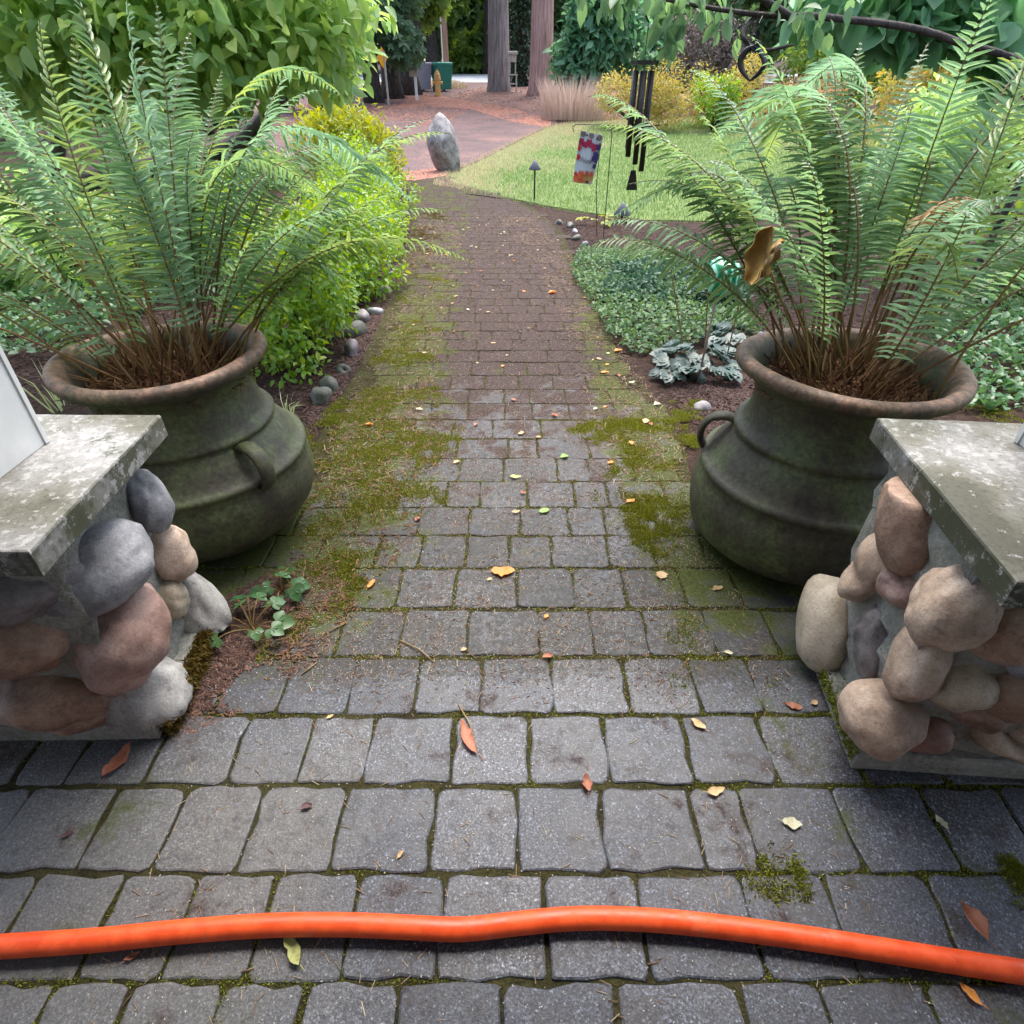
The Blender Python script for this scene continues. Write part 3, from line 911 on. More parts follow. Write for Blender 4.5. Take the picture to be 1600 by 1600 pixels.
# ================================================================== ORANGE HOSE
HR = 0.0195
hp = [(-300, 1489), (-120, 1487), (0, 1480), (150, 1470), (280, 1457), (420, 1447), (540, 1446), (640, 1450), (720, 1453), (800, 1445), (880, 1437), (960, 1436), (1060, 1442), (1180, 1456), (1300, 1473), (1420, 1492), (1520, 1508), (1610, 1522), (1760, 1548), (1950, 1590)]
hp3 = np.array([G(x, y, HR) for x, y in hp])
hp3[:, 2] = HR + 0.003
tt = np.linspace(0, len(hp3) - 1, 120)
def cr(P, t):
    i = int(min(max(math.floor(t), 0), len(P) - 2))
    f = t - i
    p0, p1, p2, p3 = P[max(i - 1, 0)], P[i], P[i + 1], P[min(i + 2, len(P) - 1)]
    return 0.5 * ((2 * p1) + (-p0 + p2) * f + (2 * p0 - 5 * p1 + 4 * p2 - p3) * f * f + (-p0 + 3 * p1 - 3 * p2 + p3) * f ** 3)
V, T = tube(np.array([cr(hp3, t) for t in tt]), HR, 16)
single('hose', V, T, M['hose'], 'thick bright orange hose lying across the foreground pavers', 'hose', (0, 0.42, 0), smooth=True)

# ================================================================== STONE PIERS
def cap_slab(corners, z0, z1, g):
    c = np.array(corners, float)
    pts = []
    for k in range(4):
        a, b = c[k], c[(k + 1) % 4]
        for t in np.linspace(0, 1, 8)[:-1]:
            pts.append(a + (b - a) * t + g.normal(size=2) * 0.0012)
    return prism(np.array(pts), z0, z1, 0.006)
def pier(side, corners, capc, stones, label):
    g = np.random.default_rng(5 + side)
    c = np.array(corners, float)
    cen = c.mean(0)
    root = thing('stone_pier', label, 'stone pier', (cen[0], cen[1], 0))
    V, T = prism(c, -0.04, 0.055, 0.01)
    part('footing', V, T, M['mortar'], root)
    core = cen + (c - cen) * 0.875
    pts = []
    for k in range(4):
        for t in np.linspace(0, 1, 7)[:-1]:
            pts.append(core[k] + (core[(k + 1) % 4] - core[k]) * t)
    pts = np.array(pts)
    zs = np.linspace(0.0, 0.60, 14)
    V = np.concatenate([np.column_stack([pts + g.normal(size=pts.shape) * 0.008, np.full(len(pts), z)]) for z in zs])
    n = len(pts)
    q = [(a * n + b, a * n + (b + 1) % n, (a + 1) * n + (b + 1) % n, (a + 1) * n + b) for a in range(len(zs) - 1) for b in range(n)]
    part('mortar_core', V, np.array(q), M['mortar'], root, smooth=True)
    V, T = cap_slab(capc, 0.60, 0.655, g)
    part('cap_slab', V, T, M['concrete'], root)
    # stones: pixel centre, pixel half sizes, tilt, material
    for k, (px, py, a, b, tilt, mat, push) in enumerate(stones):
        # hit the core box (widened) with the sight line to find where the stone sits
        d = ray(px, py)
        best = None
        box_ = cen + (c - cen) * 0.86
        for e in range(4):
            p, q_ = box_[e], box_[(e + 1) % 4]
            nrm = np.array([(q_ - p)[1], -(q_ - p)[0]])
            den = d[:2] @ nrm
            if abs(den) < 1e-6:
                continue
            t = (p @ nrm) / den
            hit = d[:2] * t
            u = ((hit - p) @ (q_ - p)) / ((q_ - p) @ (q_ - p))
            if t > 0 and -0.25 <= u <= 1.25 and den < 0:
                if best is None or t > best[0]:
                    best = (t, nrm / np.linalg.norm(nrm))
        if best is None:
            continue
        t, nrm = best
        P = CAM + d * t
        P[:2] += nrm * (push - 0.010)
        s = depth(P) / F
        ra, rb = a * s * 1.02, b * s * 1.02
        V, T = rock((0, 0, 0), (ra, 0.8 * min(ra, rb) + 0.015, rb), 40 * side + k, 0.26, ic=ICO3, power=2.25)
        fw = norm(P - CAM)
        fw = norm(np.array([fw[0], fw[1], fw[2] * 0.6]))
        rx = norm(np.cross(fw, [0, 0, 1]))
        up = np.cross(rx, fw)
        ca, sa = math.cos(tilt), math.sin(tilt)
        Rm = np.column_stack([rx * ca + up * sa, fw, -rx * sa + up * ca])
        V = V @ Rm.T + P
        V[:, 2] = np.minimum(V[:, 2], 0.598)
        V[:, 2] = np.maximum(V[:, 2], 0.03)
        part('stone', V, T, M[mat], root, smooth=True, at=P)
    return root
R_foot = [(0.786, 0.777), (1.36, 0.735), (1.41, 1.165), (0.836, 1.206)]
R_cap = [(0.790, 0.694), (1.40, 0.64), (1.47, 1.215), (0.856, 1.262)]
R_st = [(1428, 815, 46, 82, 0.45, 'stone_brown', 0.02), (1368, 888, 44, 68, -0.25, 'stone_tan', 0.02), (1415, 912, 36, 40, 0.2, 'stone_pink', 0.02),
        (1482, 945, 56, 66, 0.2, 'stone_tan', 0.0), (1308, 985, 44, 74, 0.12, 'stone_cream', 0.03), (1366, 1003, 30, 62, 0.3, 'stone_purple', 0.02),
        (1425, 1035, 40, 66, 0.15, 'stone_tan', 0.0), (1488, 1065, 62, 44, 0.1, 'stone_cream', 0.0), (1385, 1122, 58, 56, -0.2, 'stone_tan', 0.025),
        (1440, 1143, 48, 34, 0.35, 'stone_pink', 0.01), (1550, 1150, 74, 36, -0.1, 'stone_tan', -0.02), (1565, 985, 56, 60, 0.1, 'stone_brown', 0.0),
        (1580, 1080, 60, 52, 0.3, 'stone_brown', 0.0), (1640, 1140, 60, 60, 0.0, 'stone_tan', 0.0), (1530, 1110, 44, 34, 0.2, 'stone_brown', 0.0), (1640, 1020, 50, 60, 0, 'stone_gray', 0)]
pier(1, R_foot, R_cap, R_st, 'right cobblestone pier with tan rounded stones and mottled concrete cap')
L_foot = [(-1.42, 0.845), (-0.852, 0.852), (-0.872, 1.272), (-1.44, 1.265)]
L_cap = [(-1.45, 0.775), (-0.806, 0.768), (-0.831, 1.279), (-1.47, 1.285)]
L_st = [(218, 782, 32, 52, 0.15, 'stone_gray', 0.03), (150, 893, 84, 56, 0.35, 'stone_gray', 0.02), (258, 862, 36, 46, -0.2, 'stone_tan', 0.03),
        (190, 995, 72, 88, -0.2, 'stone_pink', 0.02), (297, 948, 36, 64, 0.25, 'stone_light', 0.03), (262, 932, 24, 34, 0.1, 'stone_cream', 0.02),
        (238, 1080, 66, 62, -0.4, 'stone_light', 0.01), (40, 925, 90, 44, 0.0, 'stone_purple', 0.0), (50, 1005, 84, 58, -0.1, 'stone_brown', 0.0),
        (110, 1085, 76, 50, -0.2, 'stone_brown', 0.0), (160, 1108, 76, 30, 0.0, 'stone_brown', -0.02), (30, 1085, 50, 50, 0, 'stone_pink', 0.0), (-60, 1010, 70, 60, 0, 'stone_tan', 0), (-60, 1110, 60, 40, 0, 'stone_tan', 0)]
pier(2, L_foot, L_cap, L_st, 'left cobblestone pier with gray and pink rounded stones and overhanging cap')
# porch columns standing on the caps, the beam and roof they carry, the house wall behind the viewer
CL, CR = G(75, 690, 0.656), G(1586, 690, 0.656)
for sgn, (x0, x1, y0, y1), lab in ((-1, (-1.36, CL[0], CL[1] - 0.33, CL[1] - 0.012), 'white square porch column standing on the left stone pier'), (1, (CR[0], 1.43, CR[1] - 0.33, CR[1] - 0.012), 'white square porch column standing on the right stone pier')):
    cx, cy = (x0 + x1) / 2, (y0 + y1) / 2
    root = thing('porch_column', lab, 'column', (cx, cy, 0.655))
    V, T = box(x0, x1, y0, y1, 0.656, 2.298)
    part('shaft', V, T, M['white_paint'], root)
    for yy in (y0 - 0.012, y1 + 0.001):
        part('corner_board', *box(x0 - 0.004, x1 + 0.004, yy, yy + 0.011, 0.657, 2.297), M['white_paint'], root)
V, T = box(-4.5, 4.5, -2.6, 1.35, 2.50, 2.66)
tag(part('porch_roof', V, T, M['porch_white']), kind='structure')
V, T = box(-4.5, 4.5, 0.98, 1.14, 2.3, 2.498)
tag(part('porch_beam', V, T, M['porch_white']), kind='structure')
V, T = box(-4.5, 4.5, -2.6, -2.4, -0.05, 2.498)
tag(part('house_wall', V, T, M['porch_white']), kind='structure')

# ================================================================== URNS
URN = [(0.0, 0.0), (0.0, 0.19), (0.012, 0.215), (0.04, 0.262), (0.08, 0.308), (0.125, 0.340), (0.17, 0.357), (0.215, 0.363), (0.26, 0.358), (0.292, 0.3465), (0.296, 0.350), (0.301, 0.3555), (0.308, 0.357), (0.315, 0.354), (0.320, 0.345), (0.323, 0.336),
       (0.345, 0.322), (0.375, 0.297), (0.400, 0.276), (0.410, 0.268), (0.414, 0.274), (0.419, 0.2775), (0.425, 0.278), (0.431, 0.274), (0.436, 0.265), (0.439, 0.258), (0.455, 0.248), (0.485, 0.239), (0.52, 0.238), (0.55, 0.245), (0.575, 0.260), (0.592, 0.280), (0.600, 0.295),
       (0.607, 0.306), (0.618, 0.313), (0.630, 0.314), (0.640, 0.309), (0.646, 0.298), (0.646, 0.285), (0.638, 0.272), (0.62, 0.258), (0.58, 0.238), (0.50, 0.222), (0.44, 0.215)]
def urn(X, Y, lug, label, group, low):
    root = thing('urn_planter', label, 'planter', (X, Y, 0), group)
    prof = np.array(URN)
    if low:   # squatter belly that sits lower
        zz = prof[:, 0]
        prof[:, 1] += 0.045 * np.exp(-((zz - 0.06) / 0.06) ** 2) * (prof[:, 1] > 0.1) + 0.008 * np.exp(-((zz - 0.16) / 0.08) ** 2)
        prof[:, 0] = np.where(zz < 0.45, zz - 0.028 * np.sin(np.clip(zz / 0.45, 0, 1) * math.pi), zz)
    else:
        prof[:, 1] = np.where(prof[:, 0] > 0.5, prof[:, 1] * 0.955, prof[:, 1])
    V, T = lathe(prof, 72, (X, Y, 0))
    ang = np.arctan2(V[:, 1] - Y, V[:, 0] - X)
    wob = 1 + 0.010 * np.sin(2 * ang + X) + 0.006 * np.sin(5 * ang + V[:, 2] * 9)
    V[:, 0] = X + (V[:, 0] - X) * wob
    V[:, 1] = Y + (V[:, 1] - Y) * wob
    V[:, 2] += 0.006 * np.sin(ang * 2 + 1) * (V[:, 2] > 0.5)
    part('urn_body', V, T, M['urn'], root, smooth=True)
    for a in (lug, lug + math.pi):
        # strap handle on the shoulder: rises out of the shoulder and drops back to the belly
        pr = np.array([(0.262, 0.400), (0.300, 0.409), (0.338, 0.399), (0.362, 0.370), (0.369, 0.338), (0.364, 0.308), (0.346, 0.285)])
        P = np.array([cr(pr, t) for t in np.linspace(0, len(pr) - 1, 22)])
        ring = []
        k = 10
        tng = norm(np.gradient(P, axis=0))
        for p, tg in zip(P, tng):
            nrm = np.array([-tg[1], tg[0]])
            for q in np.arange(k) * 2 * math.pi / k:
                rr = p[0] + nrm[0] * 0.0115 * math.sin(q)
                zz = p[1] + nrm[1] * 0.0115 * math.sin(q)
                w = 0.027 * math.cos(q)
                ring.append((X + rr * math.cos(a) - w * math.sin(a), Y + rr * math.sin(a) + w * math.cos(a), zz))
        n = len(P)
        q = [(i * k + j, i * k + (j + 1) % k, (i + 1) * k + (j + 1) % k, (i + 1) * k + j) for i in range(n - 1) for j in range(k)]
        part('handle', np.array(ring), np.array(q), M['urn'], root, smooth=True)
    a = np.arange(32) * 2 * math.pi / 32
    V = np.concatenate([[[X, Y, 0.575]], np.column_stack([X + 0.14 * np.cos(a), Y + 0.14 * np.sin(a), 0.568 + 0.01 * np.sin(3 * a)]), np.column_stack([X + 0.228 * np.cos(a), Y + 0.228 * np.sin(a), np.full(32, 0.548)])])
    T = [(0, 1 + i, 1 + (i + 1) % 32) for i in range(32)]
    T += [x for i in range(32) for x in ((1 + i, 33 + i, 33 + (i + 1) % 32), (1 + i, 33 + (i + 1) % 32, 1 + (i + 1) % 32))]
    part('potting_soil', V, np.array(T), M['soil'], root, smooth=True)
    return root
UL, UR = (-1.048, 1.72), (0.98, 1.655)
urn(*UL, R_(-32), 'left mossy clay urn with rust rim and handle facing the path', 'pair of clay urns', False)
urn(*UR, R_(158), 'right mossy clay urn with green olive belly and looped handle', 'pair of clay urns', True)
V, T = tube([G(1477, 612, 0.57) + (0, 0.02, 0), G(1495, 588, 0.63)], 0.004, 6)
single('plant_tag', V, T, plain('teal plastic', (0.05, 0.35, 0.25), 0.4, 0, 0.05, 20, 0), 'slim teal plastic plant tag stuck inside the right urn rim', 'plant tag', G(1477, 612, 0.57))

# ================================================================== FERNS
PIN = (np.array([(0, 0.50, 0.0), (0.03, -0.9, 0.02), (0.10, 1.55, 0.03), (0.22, 0.9, 0.05), (0, 0, 0.0), (0.5, 0.02, 0.0), (0.35, -0.98, 0.06), (0.55, 0.85, 0.05), (0.78, -0.62, 0.0), (0.80, 0.5, 0.0), (1.0, -0.15, -0.10)]),
       np.array([(4, 5, 3), (4, 3, 2), (4, 2, 0), (4, 1, 6), (4, 6, 5), (3, 5, 7), (5, 6, 8), (5, 9, 7), (5, 10, 9), (5, 8, 10)]))
def bez(P, t):
    P = [np.asarray(p, float) for p in P]
    t = t[:, None]
    if len(P) == 3:
        return (1 - t) ** 2 * P[0] + 2 * t * (1 - t) * P[1] + t * t * P[2]
    return (1 - t) ** 3 * P[0] + 3 * t * (1 - t) ** 2 * P[1] + 3 * t * t * (1 - t) * P[2] + t ** 3 * P[3]
def frond(parent, ctrl, wmax, g, dry=False, start=0.22, roll=0.0, label=None):
    ts = np.linspace(0, 1, 60)
    C = bez(ctrl, ts)
    seg = np.linalg.norm(np.diff(C, axis=0), axis=1)
    cum = np.concatenate([[0], np.cumsum(seg)])
    L = cum[-1]
    u = np.linspace(0, 1, 26)
    # gentle natural waver
    C = C + np.column_stack([np.sin(ts * 5 + g.random() * 6), np.sin(ts * 4 + g.random() * 6), np.sin(ts * 6 + g.random() * 6)]) * 0.006 * ts[:, None]
    pt = lambda s: np.column_stack([np.interp(np.asarray(s) * L, cum, C[:, k]) for k in range(3)])
    rc = pt(u)
    V1, T1 = tube(rc, 0.0042 * (1 - 0.8 * u), 5, caps=False)
    sp = 0.0150
    n = int(L * (1 - start) / sp)
    s = start + (1 - start) * (np.arange(n) + 0.5) / n
    P = pt(s)
    Tn = norm(pt(np.minimum(s + 0.01, 1)) - pt(s - 0.01))
    rad = C[-1] - C[0]
    rad = norm(np.array([rad[0], rad[1], 0]) + 1e-4)
    S0 = np.cross([0, 0, 1.0], rad)
    N = norm(np.cross(Tn, S0))
    S = norm(np.cross(N, Tn))
    cr_, sr_ = math.cos(roll), math.sin(roll)
    N, S = N * cr_ + S * sr_, S * cr_ - N * sr_
    q = (s - start) / (1 - start)
    prof = np.clip(np.minimum(0.55 + q * 2.2, 1.0) * np.clip((1 - q) * 2.5, 0, 1) ** 0.8, 0.06, 1)
    Vs, Ts, o = [V1], [T1], len(V1)
    mi = [np.zeros(len(T1), int)]
    rn = [np.full(len(T1), g.random())]
    fr = g.random()
    for sg in (1, -1):
        jit = g.normal(size=(n, 3)) * 0.13 + np.sin(s * 9 + g.random() * 6)[:, None] * N * 0.12
        a = R_(14) + q * R_(22)
        x = sg * S * np.cos(a)[:, None] + Tn * np.sin(a)[:, None] - N * (0.10 + 0.12 * g.random()) + jit - np.array([0, 0, 0.14])
        z = N + Tn * (0.30 + 0.2 * g.random()) + jit
        ln = wmax * prof * (0.82 + 0.3 * g.random(n)) * np.where(g.random(n) < 0.035, 0.25, 1.0)
        wd = np.full(n, 0.0054) * (0.55 + 0.45 * prof) * (wmax / 0.085) ** 0.5
        Rm = frames(x, z) * np.stack([ln, wd * sg, ln], -1)[:, None, :]
        tt_ = PIN[1] if sg > 0 else PIN[1][:, ::-1]
        V, T = inst(PIN[0], tt_, Rm, P)
        Vs.append(V)
        Ts.append(T + o)
        o += len(V)
        mi.append(np.ones(len(T), int))
        rn.append(np.repeat(np.clip(fr * 0.8 + 0.2 * g.random(n), 0, 0.999), len(PIN[1])))
    return part('frond', np.concatenate(Vs), np.concatenate(Ts), [M['rachis'], M['fern_dry'] if dry else M['fern']], parent, rnd=np.concatenate(rn), mi=np.concatenate(mi), label=label)
def fern(X, Y, heroes, nrand, label, group, seed, avoid):
    g = np.random.default_rng(seed)
    root = thing('sword_fern', label, 'fern', (X, Y, 0.56), group)
    for (px, py, Yt, lift, w, roll) in heroes:
        tip = AT(px, py, Yt)
        d = tip - np.array([X, Y, 0.56])
        a = math.atan2(d[1], d[0])
        b0 = np.array([X + 0.15 * math.cos(a) * g.random() ** 0.6 + g.normal() * 0.045, Y + 0.12 * math.sin(a) * g.random() + g.normal() * 0.045, 0.555])
        L = np.linalg.norm(tip - b0)
        c1 = b0 + (tip - b0) * 0.28 + np.array([0, 0, lift * 0.75 * L])
        c2 = b0 + (tip - b0) * 0.72 + np.array([0, 0, lift * L])
        c2[:2] += g.normal(size=2) * 0.05 * L
        c1[:2] += g.normal(size=2) * 0.04 * L
        frond(root, [b0, c1, c2, tip], w * 1.05, g, roll=roll + g.normal() * 0.15, start=0.26)
    for k in range(nrand):
        a = g.random() * 2 * math.pi
        while avoid(a):
            a = g.random() * 2 * math.pi
        e = R_(42 + 44 * g.random())
        L = (0.70 + 0.40 * g.random()) * (1 + 0.18 * (e > 1.05))
        b0 = np.array([X + 0.15 * math.cos(a) * g.random() + g.normal() * 0.045, Y + 0.15 * math.sin(a) * g.random() + g.normal() * 0.045, 0.555])
        d = np.array([math.cos(a) * math.cos(e), math.sin(a) * math.cos(e), math.sin(e)])
        h = np.array([math.cos(a), math.sin(a), 0])
        c1 = b0 + d * L * 0.5
        tip = b0 + d * L * 0.74 + h * L * (0.30 + 0.25 * g.random()) - np.array([0, 0, L * (0.08 + 0.32 * g.random())])
        tip[:2] += g.normal(size=2) * 0.06
        tip[1] = max(tip[1], Y - 0.45)
        k2 = b0 + d * L * 0.85
        k2[:2] += g.normal(size=2) * 0.07
        frond(root, [b0, c1, k2, tip], 0.066 + 0.024 * g.random(), g, roll=g.normal() * 0.35, start=0.30 + 0.08 * g.random())
    # old stubs and dry litter in the pot
    n = 420
    a, r = g.random(n) * 2 * math.pi, 0.225 * g.random(n) ** 0.6
    x = np.column_stack([np.cos(a) * r * 2.2 + g.normal(size=n) * 0.5, np.sin(a) * r * 2.2 + g.normal(size=n) * 0.5, 0.25 + g.random(n)])
    Rm = frames(x, g.normal(size=(n, 3))) * np.stack([0.04 + 0.13 * g.random(n) * (1.3 - r / 0.225), np.full(n, 0.0042), np.full(n, 0.0042)], -1)[:, None, :]
    V, T = inst(NEEDLE[0], NEEDLE[1], Rm, np.column_stack([X + r * np.cos(a), Y + r * np.sin(a), 0.55 + 0.02 * (1 - r / 0.225)]))
    part('dry_stubs', V, T, M['straw'], root, rnd=np.repeat(g.random(n), len(NEEDLE[1])), kind='stuff')
    n = 1300
    a, r = g.random(n) * 2 * math.pi, 0.232 * g.random(n) ** 0.5
    Rm = flat_frames(n, g, 0.5) * np.stack([0.02 + 0.05 * g.random(n), np.full(n, 0.0035), np.full(n, 0.0035)], -1)[:, None, :]
    V, T = inst(NEEDLE[0], NEEDLE[1], Rm, np.column_stack([X + r * np.cos(a), Y + r * np.sin(a), 0.575 - 0.02 * r / 0.23 + 0.012 * g.random(n)]))
    part('dry_litter', V, T, M['straw'], root, rnd=np.repeat(g.random(n), len(NEEDLE[1])), kind='stuff')
    return root
# tip pixel x, y, tip distance Y, lift, pinna length, roll
HL = [(195, -20, 1.75, 0.10, 0.085, 0.1), (10, 150, 1.55, 0.15, 0.085, 0), (225, 95, 2.2, 0.06, 0.08, 0.1), (345, 112, 2.35, 0.08, 0.075, 0), (452, 105, 2.5, 0.12, 0.08, 0.2), (503, 142, 2.45, 0.20, 0.08, 0.1),
      (672, 182, 2.25, 0.14, 0.082, 0.0), (700, 212, 2.15, 0.22, 0.082, 0.2), (640, 290, 2.0, 0.16, 0.075, 0.1), (700, 330, 1.9, 0.22, 0.08, 0.1), (742, 414, 1.85, 0.30, 0.085, 0.2), (445, 345, 1.75, 0.20, 0.075, 0.3),
      (520, 240, 2.0, 0.12, 0.075, 0.1), (-30, 330, 1.6, 0.2, 0.08, 0), (-40, 470, 1.65, 0.25, 0.08, 0), (110, 60, 1.9, 0.12, 0.085, -0.1), (60, 260, 1.5, 0.22, 0.075, 0.1), (570, 330, 1.8, 0.25, 0.07, 0.2),
      (300, 200, 1.9, 0.10, 0.08, 0), (-20, 60, 2.0, 0.14, 0.08, 0), (160, 180, 1.7, 0.1, 0.085, 0), (110, -50, 1.75, 0.08, 0.088, 0.1), (60, 30, 1.7, 0.1, 0.085, 0), (300, 50, 2.2, 0.06, 0.085, 0.1), (250, 10, 2.0, 0.06, 0.085, 0), (400, 150, 2.2, 0.1, 0.08, 0.1)]
HRr = [(925, 198, 2.15, 0.20, 0.085, 0.0), (918, 148, 2.3, 0.22, 0.08, 0.0), (1168, 55, 2.0, 0.25, 0.09, 0.0), (1080, 108, 2.2, 0.22, 0.085, 0.1), (938, 352, 1.95, 0.26, 0.085, 0.1), (912, 398, 1.9, 0.32, 0.09, 0.1),
       (985, 285, 2.0, 0.24, 0.08, 0.1), (1010, 240, 2.2, 0.18, 0.08, 0), (1560, -30, 1.75, 0.06, 0.09, 0), (1620, 60, 1.6, 0.14, 0.09, 0), (1345, 60, 2.15, 0.06, 0.085, 0), (1450, 70, 2.1, 0.04, 0.085, 0),
       (1630, 250, 1.7, 0.16, 0.085, 0), (1500, 330, 1.35, 0.30, 0.085, 0.2), (1290, 90, 2.2, 0.12, 0.085, 0), (1075, 155, 1.9, 0.24, 0.085, 0.1), (1200, 170, 2.25, 0.12, 0.085, 0),
       (1425, 160, 1.9, 0.08, 0.085, 0), (1600, 430, 2.0, 0.2, 0.08, 0), (1640, 350, 1.9, 0.22, 0.085, 0), (1100, 260, 1.6, 0.26, 0.08, 0.1), (1250, 250, 1.5, 0.2, 0.08, 0.1)]
fern(*UL, HL, 26, 'left sword fern overflowing the clay urn beside the dogwood', 'potted sword ferns', 11, lambda a: math.sin(a) < -0.6 or (math.cos(a) > 0.75 and math.sin(a) < 0.3))
fern(*UR, HRr, 26, 'right sword fern overflowing the clay urn beside the lawn', 'potted sword ferns', 12, lambda a: math.sin(a) < -0.6 or (math.cos(a) < -0.55 and math.sin(a) < 0.6))
sf = [o for o in COL.objects if o.name.startswith('sword_fern')][-1]
frond(sf, [np.array([UR[0] + 0.05, UR[1] - 0.05, 0.56]), G(1390, 420, 0.8), AT(1500, 235, 1.50), AT(1555, 330, 1.38)], 0.07, np.random.default_rng(4), start=0.55)
frond(sf, [np.array([UR[0] + 0.04, UR[1] - 0.02, 0.56]), G(1380, 430, 0.8), AT(1430, 275, 1.45), AT(1520, 318, 1.40)], 0.045, np.random.default_rng(6), dry=True, start=0.72, label='broken dry tan frond tip')
frond(sf, [np.array([UR[0] + 0.04, UR[1] - 0.05, 0.56]), G(1400, 430, 0.8), AT(1460, 250, 1.42), AT(1500, 440, 1.36)], 0.07, np.random.default_rng(5), start=0.5)

# ================================================================== SHRUBS AND TREES
def cloud(n, lobes, g, shell=0.55):
    """points in a set of ellipsoid lobes (cx,cy,cz,rx,ry,rz); returns points + outward normals"""
    L = np.array(lobes, float)
    w = (L[:, 3] * L[:, 4] * L[:, 5]) ** (2 / 3)
    k = g.choice(len(L), n, p=w / w.sum())
    d = norm(g.normal(size=(n, 3)))
    r = (shell + (1 - shell) * g.random(n) ** 0.7)[:, None]
    return L[k, :3] + d * r * L[k, 3:], d
def leaf_axes(d, g, droop=0.3, rnd=0.7):
    n = len(d)
    x = norm(d * 0.6 + g.normal(size=(n, 3)) * rnd - np.array([0, 0, droop]))
    z = d * 0.5 + np.array([0, 0, 0.8]) + g.normal(size=(n, 3)) * 0.45
    return x, z
def foliage_part(root, P, d, size, tmpl, mat, g, nparts=0, droop=0.3, name='leaf', rnd=0.7, stuff='foliage'):
    x, z = leaf_axes(d, g, droop, rnd)
    s = size * (0.65 + 0.7 * g.random(len(P)))
    Fm = frames(x, z)
    idx = np.arange(len(P))
    if nparts:
        zz = depth(P)
        px = 800 + F * P[:, 0] / zz
        py = 800 - F * (P[:, 1] * st + (P[:, 2] - H) * ct) / zz
        inside = (px > -20) & (px < 1620) & (py > -20) & (py < 1620)
        key = np.where(inside, np.linalg.norm(P - CAM, axis=1) / s, 1e9)
        pick = np.argsort(key)[:nparts]
        pick = pick[key[pick] < 1e8]
        me = mesh_np(name, tmpl[0], tmpl[1], mat, smooth=True)
        base = org(root)
        for k in pick:
            o = bpy.data.objects.new(name, me)
            COL.objects.link(o)
            o.parent = root
            m = Matrix(Fm[k].tolist()).to_4x4()
            o.rotation_euler = m.to_euler()
            o.location = P[k] - base
            o.scale = (s[k],) * 3
        idx = np.setdiff1d(idx, pick)
    V, T = inst(tmpl[0], tmpl[1], Fm[idx] * s[idx][:, None, None], P[idx])
    part(stuff, V, T, mat, root, rnd=np.repeat(g.random(len(idx)), len(tmpl[1])), kind='stuff', smooth=True)
def stems(root, base, tops, r, mat, name='stem'):
    out = []
    for t in tops:
        m = (np.asarray(base) + t) / 2 + np.array([0, 0, 0.05])
        P = bez([base, m, t], np.linspace(0, 1, 6))
        out.append(tube(P, np.linspace(r, r * 0.35, 6), 5))
    V, T = merge(out)
    part(name, V, T, mat, root, smooth=True)
def shrub(name, label, cat, loc, lobes, n, size, tmpl, mat, seed, nparts=0, droop=0.3, group=None, shell=0.55, rnd=0.7, stemr=0.012):
    g = np.random.default_rng(seed)
    root = thing(name, label, cat, loc, group)
    P, d = cloud(n, lobes, g, shell)
    keep = P[:, 2] > hgt(P[:, 1]) + 0.01
    P, d = P[keep], d[keep]
    out_ = g.random(len(P))[:, None] ** 6 * 0.55 * np.mean([l[3] for l in lobes])
    P = P + norm(d + g.normal(size=d.shape) * 0.5) * out_
    P[:, 2] = np.maximum(P[:, 2], hgt(P[:, 1]) + 0.01)
    foliage_part(root, P, d, size, tmpl, mat, g, nparts, droop, rnd=rnd)
    L = np.array(lobes)
    k = g.choice(len(L), 7)
    tops = L[k, :3] + g.normal(size=(7, 3)) * L[k, 3:] * 0.35
    stems(root, np.array(loc, float), tops, stemr, M['bark_dark'])
    return root

# golden green shrub bank left of the path
def mound(px0, py0, rx, ry, h, g, n=14, lean=0.0):
    c = G(px0, py0)
    out = []
    for k in range(n):
        a = g.random() * 6.28
        q = 0.75 * math.sqrt(g.random())
        f = 0.6 + 0.7 * g.random()
        out.append((c[0] + rx * q * math.cos(a), c[1] + ry * q * math.sin(a), h * (0.22 + 0.55 * g.random()) * (1.15 - q * 0.7), rx * 0.36 * f, ry * 0.34 * f, h * 0.28 * f))
    return c, out
gs = np.random.default_rng(21)
for (px0, py0, rx, ry, h, n, npt, lab, sd_) in (
        (485, 545, 0.40, 0.62, 0.70, 3400, 110, 'golden green leafy shrub nearest the left urn', 1),
        (552, 455, 0.52, 0.85, 0.78, 4800, 110, 'golden green leafy shrub in the middle of the left border', 2),
        (560, 372, 0.72, 1.3, 0.85, 4800, 60, 'golden green leafy shrub below the round conifer', 3),
        (330, 430, 0.85, 1.1, 0.95, 4200, 0, 'golden green leafy shrub behind the left fern', 4)):
    c, lob = mound(px0, py0, rx, ry, h, gs)
    shrub('leafy_shrub', lab, 'shrub', tuple(c), lob, int(n * 1.15), 0.042, LEAF, M['spirea'], 30 + sd_, npt, 0.2, 'golden green border shrubs')
# round conifer
c = GT(548, 300)
lob = [(c[0] + dx * 0.6, c[1] + dy * 0.6, 0.50 + dz, 0.40, 0.40, 0.36) for dx, dy, dz in ((0, 0, 0.15), (0.55, 0.1, 0.0), (-0.55, 0, 0.08), (0.2, -0.5, 0.02), (-0.3, -0.4, 0.12), (0.7, -0.2, -0.1), (-0.2, 0.3, 0.2), (0.35, -0.3, 0.18))]
shrub('globe_conifer', 'rounded yellow green conifer shrub beyond the left fern', 'shrub', tuple(c), lob, 6500, 0.085, LEAF_N, M['globe'], 45, 0, -0.5, rnd=0.5, shell=0.7)
c = G(330, 290)
shrub('bushy_shrub', 'light green shrub between the left fern and the driveway', 'shrub', tuple(c), mound(330, 290, 1.4, 1.2, 0.75, gs)[1], 4200, 0.07, LEAF, M['tree_light'], 48)
